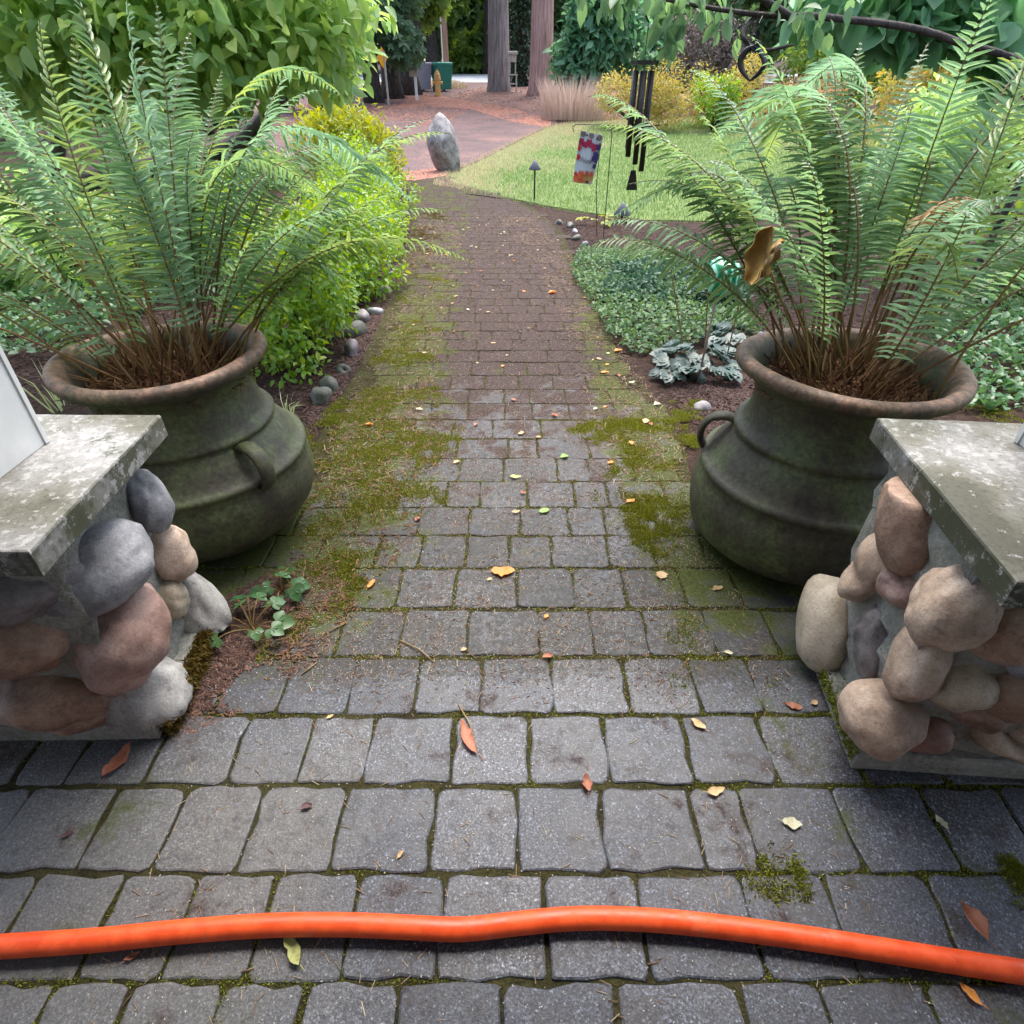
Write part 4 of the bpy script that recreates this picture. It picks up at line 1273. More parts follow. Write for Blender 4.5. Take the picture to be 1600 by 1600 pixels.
# darker low plants behind / under left fern
c = G(120, 420)
shrub('bushy_shrub', 'mid green bushy shrub far left behind the fern', 'shrub', tuple(c), mound(120, 420, 1.0, 1.0, 0.9, gs)[1], 3200, 0.07, LEAF, M['dogwood'], 46)
c = G(600, 345)
shrub('bushy_shrub', 'dark green feathery shrub at the path edge under fern tips', 'shrub', tuple(c), [(c[0] - 0.25, c[1], 0.3, 0.38, 0.7, 0.32), (c[0] - 0.4, c[1] + 0.8, 0.35, 0.45, 0.7, 0.36)], 3200, 0.06, LEAF_N, M['tree_light'], 47)

# dogwood canopy, top left
def limb(pts, r0, r1, k=7):
    P = np.array([cr(np.array(pts, float), t) for t in np.linspace(0, len(pts) - 1, 6 * len(pts))])
    return tube(P, np.linspace(r0, r1, len(P)), k)
gd = np.random.default_rng(50)
dbase = np.array([-3.6, 5.2, 0.0])
root = thing('dogwood_tree', 'broad leaved dogwood with hanging light green leaves at upper left', 'tree', tuple(dbase))
crook = AT(430, 168, 4.6)
V, T = limb([dbase, dbase + (0.05, 0, 0.6), AT(330, 200, 4.9) + (0, 0, -0.15), crook, AT(490, 125, 4.4), AT(540, 85, 4.2)], 0.09, 0.012)
V2, T2 = limb([AT(330, 205, 4.9), AT(250, 120, 4.6), AT(200, 20, 4.3), AT(150, -80, 4.0)], 0.04, 0.012)
V3, T3 = limb([dbase + (0, 0, 0.5), AT(90, 110, 4.8), AT(40, -60, 4.5)], 0.06, 0.02)
part('trunk', V, T, M['bark_dark'], root, smooth=True)
part('limb', V2, T2, M['bark_dark'], root, smooth=True)
part('limb', V3, T3, M['bark_dark'], root, smooth=True)
gt_ = np.random.default_rng(52)
tw = []
for k in range(26):
    a_ = AT(gt_.uniform(0, 520), gt_.uniform(10, 110), gt_.uniform(3.1, 4.0))
    b_ = a_ + np.array([gt_.uniform(-.1, .35), gt_.uniform(-.35, 0), gt_.uniform(-.22, .05)])
    tw.append(tube([a_ + (-.2, .3, .12), a_, b_], [0.008, 0.005, 0.002], 5))
part('twigs', *merge(tw), M['bark_dark'], root, smooth=True)
lob = []
for px, py, Y, r in ((40, 20, 3.3, .5), (120, 60, 3.3, .42), (200, 40, 3.2, .42), (290, 60, 3.2, .42), (370, 40, 3.2, .40), (440, 20, 3.3, .34), (330, 90, 3.3, .22), (260, 100, 3.5, .24), (400, 75, 3.4, .22), (480, 60, 3.6, .34),
                     (505, 50, 3.9, .25), (490, 85, 3.9, .20), (528, 90, 4.1, .13), (530, 0, 3.9, .23), (60, 115, 3.6, .3), (150, 125, 3.7, .26), (230, 130, 3.7, .22), (310, 120, 3.6, .2), (0, 160, 3.9, .26), (385, 110, 3.7, .16), (100, 165, 4.0, .18), (-60, 40, 3.4, .4), (250, -60, 3.2, .5), (450, -70, 3.4, .5), (60, -80, 3.2, .5), (540, 135, 4.1, .09), (520, 115, 4.0, .11)):
    p = AT(px, py, Y)
    lob.append((*p, r, r, r * 0.72))
P, d = cloud(9500, lob, gd, 0.3)
foliage_part(root, P, d * 0.8 + np.array([0, -0.25, 0.25]), 0.080, LEAF, M['dogwood'], gd, 299, 0.45, rnd=0.6)

# conifer / far trees
def trunk_mesh(p0, h, r0, r1, g, flare=1.5, k=14):
    zs = np.linspace(0, h, 14)
    P = np.array([p0]) + np.column_stack([0.02 * zs * g.normal() * 0.3, 0 * zs, zs])
    rr = r0 + (r1 - r0) * zs / h
    rr = rr * (1 + (flare - 1) * np.exp(-zs / (0.9 * r0 + 0.1)))
    return tube(P, rr, k)
def far_tree(label, x, y, r, h, crown, mat, n, leaf, seed, bark='bark_dark', group=None, name='broad_tree', tmpl=CLUMP, crown_shift=(0, 0, 0), z0=None):
    g = np.random.default_rng(seed)
    z0 = float(hgt(y)) - 0.05 if z0 is None else z0
    root = thing(name, label, 'tree', (x, y, z0), group)
    V, T = trunk_mesh((x, y, z0), h, r, r * 0.6, g)
    part('trunk', V, T, M[bark], root, smooth=True)
    (cz0, cz1, cr_w) = crown
    lob = []
    for k in range(12):
        a = g.random() * 6.28
        q = cr_w * 0.6 * math.sqrt(g.random())
        rr = cr_w * (0.3 + 0.2 * g.random())
        lob.append((x + q * math.cos(a) + crown_shift[0], y + q * math.sin(a) + crown_shift[1], z0 + cz0 + (cz1 - cz0) * g.random(), rr, rr, rr * 0.75))
    P, d = cloud(n, lob, g, 0.4)
    keep = P[:, 2] > hgt(P[:, 1]) + 0.05
    P, d = P[keep], d[keep]
    x_, z_ = leaf_axes(d, g, 0.4)
    s = leaf * (0.6 + 0.8 * g.random(len(P)))
    V, T = inst(tmpl[0], tmpl[1], frames(x_, z_) * s[:, None, None], P)
    part('crown', V, T, M[mat], root, rnd=np.repeat(g.random(len(P)), len(tmpl[1])), smooth=False)
    return root
def grove(k, px, base_py, Y, wpx, label, bark, flare=1.5, h=9):
    g = np.random.default_rng(k)
    p = AT(px, base_py, Y)
    r = wpx / 2 * depth(p) / F
    root = thing('fir_tree', label, 'tree', tuple(p))
    V, T = trunk_mesh((p[0], p[1], p[2] - 0.25), h, r, r * 0.72, g, flare, 20)
    # bark plates as shallow vertical flutes
    a = np.arctan2(V[:, 1] - p[1], V[:, 0] - p[0])
    f = 1 + 0.05 * np.sin(a * 11 + V[:, 2] * 0.8) + 0.03 * np.sin(a * 17 - V[:, 2])
    V[:, 0] = p[0] + (V[:, 0] - p[0]) * f
    V[:, 1] = p[1] + (V[:, 1] - p[1]) * f
    part('trunk', V, T, M[bark], root, smooth=True)
    lob = [(p[0] + g.normal() * 1.2, p[1] + g.normal() * 1.2, p[2] + 7.5 + 2.5 * g.random(), 1.6, 1.6, 0.9) for _ in range(7)]
    P, d = cloud(1500, lob, g, 0.3)
    x_, z_ = leaf_axes(d, g, 0.5)
    V, T = inst(CLUMP[0], CLUMP[1], frames(x_, z_) * (0.35 * (0.6 + 0.8 * g.random(len(P))))[:, None, None], P)
    part('crown', V, T, M['tree_dark'], root, rnd=np.repeat(g.random(len(P)), len(CLUMP[1])))
    return root
tA = GT(780, 152); tB = GT(846, 160)
grove(61, 780, 150, tA[1], 33, 'tall gray barked fir trunk left of the wooden lantern', 'bark_gray', 1.25)
grove(62, 845, 157, tB[1], 35, 'tall reddish barked fir trunk right of the wooden lantern', 'bark_red', 1.55)
# ivy-clad trunk
pI = AT(814, 128, 33.5)
root = thing('ivy_trunk', 'dark ivy covered tree trunk between the two firs', 'tree', tuple(pI))
gI = np.random.default_rng(63)
V, T = trunk_mesh((pI[0], pI[1], pI[2] - 0.2), 7, 0.28, 0.22, gI)
part('trunk', V, T, M['bark_dark'], root, smooth=True)
n = 3800
a = gI.random(n) * 6.28
zz = gI.random(n) * 6
P = np.column_stack([pI[0] + (0.36 + 0.16 * gI.random(n)) * np.cos(a), pI[1] + (0.36 + 0.16 * gI.random(n)) * np.sin(a), pI[2] + zz - 0.1])
d = np.column_stack([np.cos(a), np.sin(a), 0 * a])
foliage_part(root, P, d, 0.13, LEAF_W, M['ivy'], gI, 0, 0.8, stuff='ivy_leaves')

def bush_at(name, label, px0, px1, py_top, py_base, Y, mat, n, leaf, seed, tmpl=LEAF, cat='shrub', droop=0.3, group=None, depth_r=None, rnd=0.7, shell=0.5, nparts=0):
    """shrub filling a patch of the view at distance Y, standing on the ground there"""
    g = np.random.default_rng(seed)
    zb = float(hgt(Y))
    p0, p1 = AT(px0, py_base, Y), AT(px1, py_base, Y)
    zt = AT((px0 + px1) / 2, py_top, Y)[2]
    w = abs(p1[0] - p0[0]) / 2
    cx = (p0[0] + p1[0]) / 2
    h = max(zt - zb, 0.3)
    dr = depth_r or min(w, 1.5)
    lob = []
    for k in range(14):
        u, v, t = g.uniform(-1, 1), g.uniform(-1, 1), g.random()
        lob.append((cx + u * w * 0.66, Y + v * dr * 0.6, zb + h * (0.25 + 0.5 * t), w * 0.38, dr * 0.4, h * 0.27))
    return shrub(name, label, cat, (cx, Y, zb), lob, n, leaf, tmpl, mat, seed, nparts, droop, group, shell, rnd, 0.03)
bush_at('rhododendron', 'tall blue green rhododendron right of the red barked fir', 862, 1020, -60, 120, 25.5, M['rhodo'], 5200, 0.30, 70)
bush_at('rhododendron', 'blue green rhododendron between the fir trunks and the road', 1000, 1120, -60, 100, 30, M['rhodo'], 3500, 0.30, 71)
bush_at('golden_shrub', 'gold and orange spreading shrub behind the wind chime', 925, 1075, 88, 178, 19.5, M['gold_shrub'], 6000, 0.085, 72, LEAF_N, droop=-0.2, depth_r=1.0)
bush_at('golden_shrub', 'gold and orange spreading shrub right of the wind chime', 1060, 1190, 84, 172, 20.2, M['gold_shrub'], 5000, 0.085, 73, LEAF_N, droop=-0.2, depth_r=1.0)
bush_at('small_green_shrub', 'small bright green shrub at the lawn edge by the gold shrubs', 1080, 1160, 112, 168, 19.0, M['spirea'], 1600, 0.09, 74, LEAF)
bush_at('twiggy_shrub', 'gray brown twiggy shrub behind the gold shrubs', 1040, 1180, 10, 105, 24.5, M['twig_shrub'], 5200, 0.14, 75, LEAF_N)
bush_at('amber_shrub', 'amber and orange low shrub beyond the right fern', 1180, 1330, 95, 160, 20.5, M['amber_shrub'], 3500, 0.09, 76, LEAF_N)
bush_at('yellow_shrub', 'yellow green tall shrub behind the right fern', 1200, 1400, 10, 120, 23, M['tree_light'], 4200, 0.15, 77)
bush_at('yellow_shrub', 'yellow leaved shrub seen through the top of the right fern', 1330, 1560, 20, 180, 15, M['gold_shrub'], 3000, 0.11, 78)
bush_at('bushy_shrub', 'green bushy shrub behind the right fern', 1380, 1650, 120, 330, 8.5, M['dogwood'], 5200, 0.085, 79, LEAF)
bush_at('bushy_shrub', 'green leafy shrub at the far right beside the fern', 1500, 1800, 250, 520, 4.6, M['tree_light'], 4200, 0.055, 80, LEAF_W)
# grasses
def grass_clump(name, label, px, py, n, h, w, spread, mat, seed, r=0.4, rootz=None):
    g = np.random.default_rng(seed)
    c = GT(px, py)
    root = thing(name, label, 'grass clump', tuple(c))
    a = g.random(n) * 6.28
    q = r * np.sqrt(g.random(n))
    dx = np.column_stack([np.cos(a) * spread * g.random(n), np.sin(a) * spread * g.random(n), np.ones(n)])
    hh = h * (0.25 + 0.85 * g.random(n))
    Vs = []
    b = np.column_stack([c[0] + q * np.cos(a), c[1] + q * np.sin(a), np.full(n, c[2])])
    dn = norm(dx)
    side = norm(np.cross(dn, g.normal(size=(n, 3))))
    st_ = [b, b + dn * hh[:, None] * 0.55, b + dn * hh[:, None] * 0.95 + np.column_stack([np.cos(a), np.sin(a), 0 * a]) * (spread * 0.35 * hh)[:, None] - np.array([0, 0, 1]) * (spread * 0.22 * hh)[:, None]]
    V = np.stack([st_[0] - side * w / 2, st_[0] + side * w / 2, st_[1] - side * w / 2, st_[1] + side * w / 2, st_[2]], 1).reshape(-1, 3)
    T = np.array([(0, 1, 3), (0, 3, 2), (2, 3, 4)])[None] + (np.arange(n) * 5)[:, None, None]
    part('blades', V, T.reshape(-1, 3), mat, root, rnd=np.repeat(g.random(n), 3), kind='stuff')
grass_clump('ornamental_grass', 'pale dry feathery grass beside the red barked fir', 893, 186, 1500, 1.25, 0.014, 0.30, M['pale_grass'], 81, 0.95)
grass_clump('variegated_grass', 'pale variegated grass fountain above the gold shrubs', 985, 150, 900, 2.0, 0.035, 0.75, M['var_grass'], 82, 0.35)
grass_clump('verge_grass', 'dry grass tuft on the verge beside the green bin', 705, 138, 400, 0.4, 0.02, 0.5, M['straw_grass'], 83, 0.8)

# far wood: individual trees beyond the road and drive
wood = [(-34, 50, (0.5, 9, 6), 'tree_mid', 'mid green tree far behind the left edge of the dogwood leaves'), (-25, 44, (0.5, 9, 5.5), 'tree_dark', 'dark evergreen far behind the left fern and dogwood'),
        (-19, 52, (0.4, 9, 5.5), 'tree_mid', 'mid green tree far behind the middle of the dogwood leaves'), (-13.5, 47, (0.6, 9, 4.6), 'tree_dark', 'dark evergreen far behind the globe conifer'),
        (-9, 55, (0.5, 10, 5), 'tree_mid', 'mid green tree beyond the road behind the dark cedar trunks'), (-5.2, 49, (0.5, 9, 4), 'tree_light', 'light green tree beyond the road behind the utility pole'),
        (-1.5, 51, (0.6, 9, 4.2), 'tree_light', 'light green tree beyond the road just left of the gray fir trunk'), (-3.6, 57, (0.4, 10, 4.5), 'tree_mid', 'mid green tree far beyond the road right of the utility pole'), (2.4, 47, (0.4, 9, 4.2), 'tree_mid', 'mid green tree beyond the road behind the red fir trunk'),
        (5.6, 50, (0.5, 9, 4.5), 'tree_light', 'light green tree far behind the tall rhododendron'), (9.5, 46, (0.4, 9, 4.5), 'tree_mid', 'mid green tree far behind the wind chime'),
        (14, 50, (0.4, 9, 5), 'tree_mid', 'mid green tree far behind the twiggy shrub'), (19, 44, (0.5, 9, 5), 'tree_light', 'light yellow green tree far behind the amber shrub'),
        (25, 48, (0.4, 9, 6), 'tree_mid', 'mid green tree far behind the broad soft leaves'), (33, 45, (0.4, 9, 6), 'tree_dark', 'dark evergreen far behind the right edge of the fern')]
for k, (x, y, cwn, mt, lab) in enumerate(wood):
    far_tree(lab, x, y, 0.45, 9, cwn, mt, 2300, 0.55, 100 + k, group='trees of the wood beyond the road')
far_tree('yellow green leafy tree overhanging the bins by the road', -4.6, 36.5, 0.3, 8, (2.6, 6.5, 2.6), 'tree_light', 2600, 0.3, 130, crown_shift=(0.3, 0, 0))
pL = AT(612, 140, 30)
far_tree('thick dark trunk left of the gray bin with drooping dark foliage', pL[0], 30, 0.36, 8, (2.2, 6, 1.9), 'tree_dark', 1800, 0.26, 131, name='cedar_tree')
pL = AT(638, 132, 32)
far_tree('thick dark trunk just behind the gray bin', pL[0], 32, 0.42, 8, (2.4, 6, 2.0), 'tree_mid', 1800, 0.28, 132, name='cedar_tree')
pL = AT(583, 146, 28)
far_tree('dark trunk beyond the amber sign', pL[0], 28, 0.30, 8, (1.6, 6, 2.2), 'tree_dark', 2200, 0.24, 133, name='cedar_tree')
for k, (x, y, mt, lab) in enumerate([(-8.5, 20, 'tree_mid', 'leafy green tree behind the dogwood'), (-6.5, 25, 'tree_light', 'pale green tree behind the dogwood'), (-13, 17, 'tree_mid', 'leafy green tree at far left beyond the drive'), (8.5, 26, 'tree_mid', 'leafy green tree right of the twiggy shrub'), (12, 19, 'tree_light', 'light green tree behind the right fern'), (14, 12, 'tree_mid', 'leafy green tree at the far right')]):
    far_tree(lab, x, y, 0.25, 6, (0.8, 5.2, 2.4), mt, 2400, 0.24, 140 + k, tmpl=CLUMP)

# small tree at upper right: dark branches, hanging leaves
gq = np.random.default_rng(90)
tb = np.array([3.4, 4.6, 0.0])
root = thing('overhanging_tree', 'dark branched small tree reaching in at upper right', 'tree', tuple(tb))
b1 = [tb, tb + (0, 0, 1.2), AT(1480, 60, 4.5), AT(1300, 28, 4.2), AT(1200, 24, 4.1), AT(1120, 14, 4.0), AT(1030, -2, 4.0), AT(950, -12, 4.0)]
part('trunk', *limb(b1, 0.026, 0.005), M['bark_dark'], root, smooth=True)
part('limb', *limb([AT(1180, 26, 4.1), AT(1160, 55, 4.0), AT(1190, 78, 3.95), AT(1240, 70, 3.9)], 0.016, 0.006), M['bark_dark'], root, smooth=True)
part('limb', *limb([AT(1240, 30, 4.1), AT(1180, -10, 4.0), AT(1120, -60, 3.9)], 0.022, 0.01), M['bark_dark'], root, smooth=True)
lob = []
for px, py, r in ((1030, 5, .12), (1045, 40, .09), (1070, 5, .12), (1100, -5, .12), (980, -10, .12), (1130, 20, .08), (1250, 0, .12), (1150, 60, .05), (1300, 10, .14), (930, -25, .12), (1050, 62, .05), (1265, 40, .06)):
    lob.append((*AT(px, py, 4.0), r, r, r))
P, d = cloud(150, lob, gq, 0.2)
foliage_part(root, P, d * 0.4, 0.085, LEAF, M['tree_mid'], gq, 150, 0.8, rnd=0.4)
# broad soft leaves, top right
tb2 = np.array([5.2, 6.2, 0.0])
root = thing('broadleaf_tree', 'broad soft leaved branch with overlapping leaves at top right', 'tree', tuple(tb2))
part('trunk', *limb([tb2, tb2 + (0, 0, 1.4), AT(1480, -30, 5.6), AT(1360, -10, 5.3)], 0.07, 0.012), M['bark_dark'], root, smooth=True)
lob = [(*AT(px, py, 5.3), r, r, r * 0.7) for px, py, r in ((1330, 10, .28), (1400, 20, .3), (1470, 10, .3), (1520, 40, .25), (1380, 40, .2), (1440, 45, .2), (1300, -20, .3), (1570, 20, .3), (1620, 60, .4), (1480, -60, .4))]
P, d = cloud(620, lob, gq, 0.3)
foliage_part(root, P, d * 0.4, 0.20, LEAF_W, M['bigleaf'], gq, 150, 0.55, rnd=0.4)

# ================================================================== GARDEN FURNITURE
# standing boulder
bp = GT(697, 267)
V, T = rock((0, 0, 0), (0.38, 0.28, 0.52), 3, 0.28, ic=ICO3, power=2.0)
zt = (V[:, 2] + 0.5) / 1.0
zt = np.clip(zt, 0, 1)
hw_ = np.interp(zt, [0, .25, .5, .72, .88, 1.0], [1.22, 1.22, 1.08, 0.84, 0.58, 0.30])
V[:, :2] *= hw_[:, None]
V[:, 0] -= 0.07 * zt
gb_ = np.random.default_rng(3)
for k in range(14):   # broken facets
    w_ = norm(gb_.normal(size=3) * (1, 1, 0.45))
    lim = 0.165 + 0.05 * gb_.random()
    ex_ = np.clip((V * (1, 1, 0.45)) @ w_ - lim, 0, None)
    V -= w_ * ex_[:, None] * 0.8
V[:, 2] += 0.40
V = V + bp
single('boulder', V, T, stone_material('weathered boulder', (0.10, 0.088, 0.083), (0.23, 0.205, 0.195), (0.36, 0.33, 0.315)), 'upright pointed gray boulder at the corner of path and driveway', 'boulder', tuple(bp), smooth=True)
# border stones
def stone(px, py, w, h, mat, label, seed, group):
    c = G(px, py)
    s = depth(c) / F * 0.88
    V, T = rock((0, 0, 0), (w / 2 * s * 1.1, w / 2 * s * 0.85, h / 2 * s * 1.1), seed, 0.5, rot=(seed * 0.7, 0.25, 0.2), ic=ICO2, power=2.0 + (seed % 3) * 0.8)
    V = V + np.array([c[0], c[1], h / 2 * s * 0.12 - 0.012])
    single('border_stone', V, T, M[mat], label, 'stone', (c[0], c[1], 0), group, smooth=True)
bl = 'border stones left of the path'
for k, (px, py, w, h, mat, lab) in enumerate([
        (497, 622, 42, 34, 'stone_moss', 'low gray border stone beside the left urn, nearest of the row'), (512, 603, 40, 36, 'stone_moss', 'mossy rounded border stone second from the left urn'),
        (537, 578, 24, 26, 'stone_moss', 'small dull border stone below the golden shrub'), (550, 550, 34, 34, 'stone_purple', 'angular dark gray border stone below the golden shrub'),
        (556, 518, 40, 34, 'stone_moss', 'green mossy border stone under the golden shrub'), (568, 497, 30, 26, 'stone_purple', 'dark border stone just past the mossy one'),
        (586, 486, 24, 18, 'stone_gray', 'gray oval border stone near the path edge'), (600, 455, 30, 22, 'stone_purple', 'dark border stone under the low fern tip'),
        (610, 428, 20, 20, 'stone_moss', 'round dull border stone, farthest of the left row')]):
    stone(px, py, w, h, mat, lab, 200 + k, bl)
brr = 'border stones right of the path'
for k, (px, py, w, h, mat, lab) in enumerate([
        (911, 382, 17, 12, 'stone_gray', 'gray oval border stone right of the path, nearest of the row'), (902, 372, 20, 12, 'stone_moss', 'mossy border stone behind the oval one'),
        (899, 361, 13, 10, 'stone_gray', 'small gray border stone in the right row'), (892, 354, 15, 10, 'stone_moss', 'dull border stone near the lawn edge'),
        (876, 348, 17, 14, 'stone_moss', 'dark mossy border stone at the lawn corner'), (1098, 633, 34, 20, 'stone_purple', 'flat pale lilac stone on bark beside the right urn')]):
    stone(px, py, w, h, mat, lab, 220 + k, brr)
# path lights
def path_light(px, py_top, py_base, Y, label):
    t, b = AT(px, py_top, Y), AT(px, py_base, Y)
    x, y, zt = t
    root = thing('path_light', label, 'garden light', (x, y, 0))
    s = depth(t) / F
    cw = 19.5 / 2 * s if py_base < 330 else 27 / 2 * s
    ch = cw * 1.35
    part('shade', *lathe([(zt - ch, 0.0), (zt - ch, cw * 0.96), (zt - ch * 0.93, cw), (zt - ch * 0.3, cw * 0.38), (zt - 0.006, cw * 0.16), (zt, cw * 0.05), (zt, 0)], 20, (x, y, 0)), M['gray_metal'], root, smooth=True)
    part('stake', *tube([(x, y, -0.02), (x, y, zt - ch + 0.01)], 0.011, 8), M['black_metal'], root, smooth=True)
p = G(838, 314)
path_light(836, 250, 314, p[1], 'gray mushroom path light on a black stake at the lawn edge')
path_light(974, 316, 352, 7.7, 'low dark cone path light half hidden by the right fern')
# garden flag on stand
Yf = 6.83
base = G(943, 368)
root = thing('garden_flag', 'small floral welcome flag hanging on a thin black stand by the lawn', 'flag', tuple(base))
top = AT(952, 205, Yf)
top[0] = base[0]
zf = top[2] + 0.05
armL = AT(903, 198, Yf)
pole = [base + (0, 0, -0.05), (base[0], Yf, zf - 0.08), (base[0] - 0.015, Yf, zf - 0.02), (base[0] - 0.06, Yf, zf), (armL[0] - 0.02, Yf, armL[2] + 0.02), (armL[0] - 0.05, Yf, armL[2] + 0.0), (armL[0] - 0.04, Yf, armL[2] - 0.04)]
part('stand', *tube(pole, 0.0045, 6), M['black_metal'], root, smooth=True)
b2 = G(925, 328)
st2 = [(b2[0] - 0.12, Yf + 0.02, -0.03), (AT(932, 290, Yf)[0], Yf, AT(932, 290, Yf)[2]), (AT(938, 220, Yf)[0], Yf, AT(938, 220, Yf)[2] + 0.02)]
FL = np.array([AT(907, 204, Yf), AT(943, 212, Yf), AT(925, 289, Yf), AT(895, 284, Yf)])
# cloth with ripples: u across, v down
nu, nv = 17, 25
uu, vv = np.meshgrid(np.linspace(0, 1, nu), np.linspace(0, 1, nv))
def flagpt(u, v, off=0.0):
    u, v = np.asarray(u, float)[..., None], np.asarray(v, float)[..., None]
    P = FL[0] * (1 - u) * (1 - v) + FL[1] * u * (1 - v) + FL[2] * u * v + FL[3] * (1 - u) * v
    rip = 0.014 * np.sin(u * 6 + v * 3) * (0.3 + v) + 0.008 * np.sin(u * 11 - v * 4)
    P = P + np.array([0, 1, 0]) * rip - np.array([0, 1, 0]) * off
    return P
def flagpatch(us, vs):
    pass
fm, fnt, fns, fls, fb = new_mat('printed flag cloth')
fat = nd(fns, 'ShaderNodeAttribute', attribute_name='FlagColor')
fls.new(fat.outputs['Color'], fb.inputs['Base Color'])
fb.inputs['Roughness'].default_value = 0.8
V = flagpt(uu.ravel(), vv.ravel())
i, j = np.meshgrid(np.arange(nv - 1), np.arange(nu - 1), indexing='ij')
A = i * nu + j
cloth = part('cloth', V, np.stack([A, A + nu, A + nu + 1, A + 1], -1).reshape(-1, 4), plain('pale flag cloth', (0.42, 0.44, 0.46), 0.85, 0, 0.04, 20, 0.05), root, smooth=True)
def disc(u, v, r, col, k, petals=0, off=0.002):
    a = np.arange(24) * 2 * math.pi / 24
    rr = r * (1 + (0.22 * np.cos(petals * a) if petals else 0))
    us = np.clip(u + rr * np.cos(a) * 1.9, 0.0, 1.0)
    vs = np.clip(v + rr * np.sin(a), 0.0, 1.0)
    V = np.concatenate([flagpt(np.array([np.clip(u, 0, 1)]), np.array([v]), off + k * 0.0006), flagpt(us, vs, off + k * 0.0006)])
    T = [(0, 1 + (q + 1) % 24, 1 + q) for q in range(24)]
    return V, np.array(T)
fc = {'red': (0.42, 0.02, 0.035), 'crimson': (0.30, 0.012, 0.05), 'navy': (0.035, 0.025, 0.12), 'orange': (0.50, 0.085, 0.02), 'gold': (0.44, 0.24, 0.08), 'brown': (0.17, 0.12, 0.085), 'dark': (0.03, 0.02, 0.02)}
fmats = {k: plain('flag print ' + k, v, 0.85, 0, 0.1, 60, 0) for k, v in fc.items()}
prints = {'brown': [(0.5, 0.05, 0.06, 0), (0.15, 0.05, 0.06, 0), (0.85, 0.06, 0.06, 0), (0.95, 0.2, .05, 0)],
          'gold': [(0.6, 0.90, 0.09, 0), (0.85, 0.86, 0.08, 0), (0.3, 0.96, 0.05, 0), (0.8, 0.96, .05, 0)],
          'crimson': [(0.12, 0.20, 0.07, 6), (0.45, 0.20, 0.08, 6), (0.72, 0.26, 0.08, 6), (0.3, 0.24, 0.06, 5)],
          'red': [(0.05, 0.32, 0.06, 5), (0.07, 0.50, 0.06, 5), (0.04, 0.86, 0.07, 5)],
          'navy': [(0.92, 0.24, 0.06, 5), (0.85, 0.40, 0.07, 5), (0.96, 0.50, 0.06, 5), (0.78, 0.48, 0.05, 5), (0.92, 0.62, 0.05, 5)],
          'orange': [(0.33, 0.83, 0.085, 6), (0.12, 0.93, 0.07, 6), (0.62, 0.78, 0.05, 5), (0.86, 0.78, 0.05, 5), (0.42, 0.94, .05, 5)],
          'dark': [(0.72, 0.955, 0.03, 5), (0.30, 0.06, 0.02, 0), (0.75, 0.08, 0.02, 0)]}
lv = 0
for key, L in prints.items():
    for t in L:
        part('printed_flower', *disc(*t[:3], None, lv, t[3]), fmats[key], cloth)
        lv += 1
# lettering, slanted like the handwriting on the flag
cu = bpy.data.curves.new('lettering', 'FONT')
cu.body = 'Welcome'
cu.size = 1
cu.shear = 0.35
cu.extrude = 0
tmp = bpy.data.objects.new('lettering_source', cu)
COL.objects.link(tmp)
dg = bpy.context.evaluated_depsgraph_get()
me = bpy.data.meshes.new_from_object(tmp.evaluated_get(dg))
tv = np.array([v.co[:] for v in me.vertices])
tp = [list(p.vertices) for p in me.polygons]
bpy.data.objects.remove(tmp)
x0, x1 = tv[:, 0].min(), tv[:, 0].max()
u = 0.20 + 0.52 * (tv[:, 0] - x0) / (x1 - x0)
v = 0.585 - 0.15 * tv[:, 1]
tq = []
for p_ in tp:
    for q in range(1, len(p_) - 1):
        tq.append((p_[0], p_[q], p_[q + 1]))
part('lettering', flagpt(u, v, 0.004 + lv * 0.0006), np.array(tq), fmats['dark'], cloth)
# second thin plant stake beside the flag
V, T = tube(st2, 0.004, 6)
single('garden_stake', V, T, M['black_metal'], 'thin black bare stake behind the flag', 'stake', st2[0])
# wind chime
Yc = 4.0
ct_ = AT(1007, 98, Yc)
root = thing('wind_chime', 'dark bronze wind chime with long tubes hanging over the lawn', 'wind chime', tuple(ct_))
R0 = 0.072
sc_ = np.arange(36) * 2 * math.pi / 36
ro = R0 * (1 + 0.06 * np.cos(6 * sc_))
V, T = [], []
for z in (ct_[2] + 0.009, ct_[2] - 0.009):
    for rad in (ro, np.full(36, R0 * 0.30)):
        V.append(np.column_stack([ct_[0] + rad * np.cos(sc_), ct_[1] + rad * np.sin(sc_), np.full(36, z)]))
V = np.concatenate(V)
for q in range(36):
    n_ = (q + 1) % 36
    T += tris([(q, n_, 36 + n_, 36 + q), (72 + q, 108 + q, 108 + n_, 72 + n_), (q, 72 + q, 72 + n_, n_), (36 + q, 36 + n_, 108 + n_, 108 + q)]).tolist()
part('top_disc', V, np.array(T), M['dark_metal'], root)
hubr = []
for a in (0.3, 0.3 + math.pi / 2):
    dx = np.array([math.cos(a), math.sin(a), 0]) * R0 * 0.4
    hubr.append(tube([ct_ - dx, ct_ + dx], 0.004, 5))
part('spokes', *merge(hubr), M['dark_metal'], root)
for k in range(6):
    a = 0.45 + k * math.pi / 3
    Lk = 0.29 + 0.036 * k
    p0 = ct_ + np.array([0.049 * math.cos(a), 0.049 * math.sin(a), -0.035])
    part('chime_tube', *tube([p0, p0 - np.array([0, 0, Lk])], 0.0150, 12), M['dark_metal'], root, smooth=True)
    part('cord', *tube([ct_ + np.array([0.049 * math.cos(a), 0.049 * math.sin(a), 0.0]), p0], 0.0012, 4), M['black_metal'], root)
hook = [ct_ + (0, 0, 0.0), ct_ + (0.0, 0, 0.13), ct_ + (0.0, 0, 0.17)]
part('hanging_cord', *tube(hook, 0.0022, 5), M['black_metal'], root)
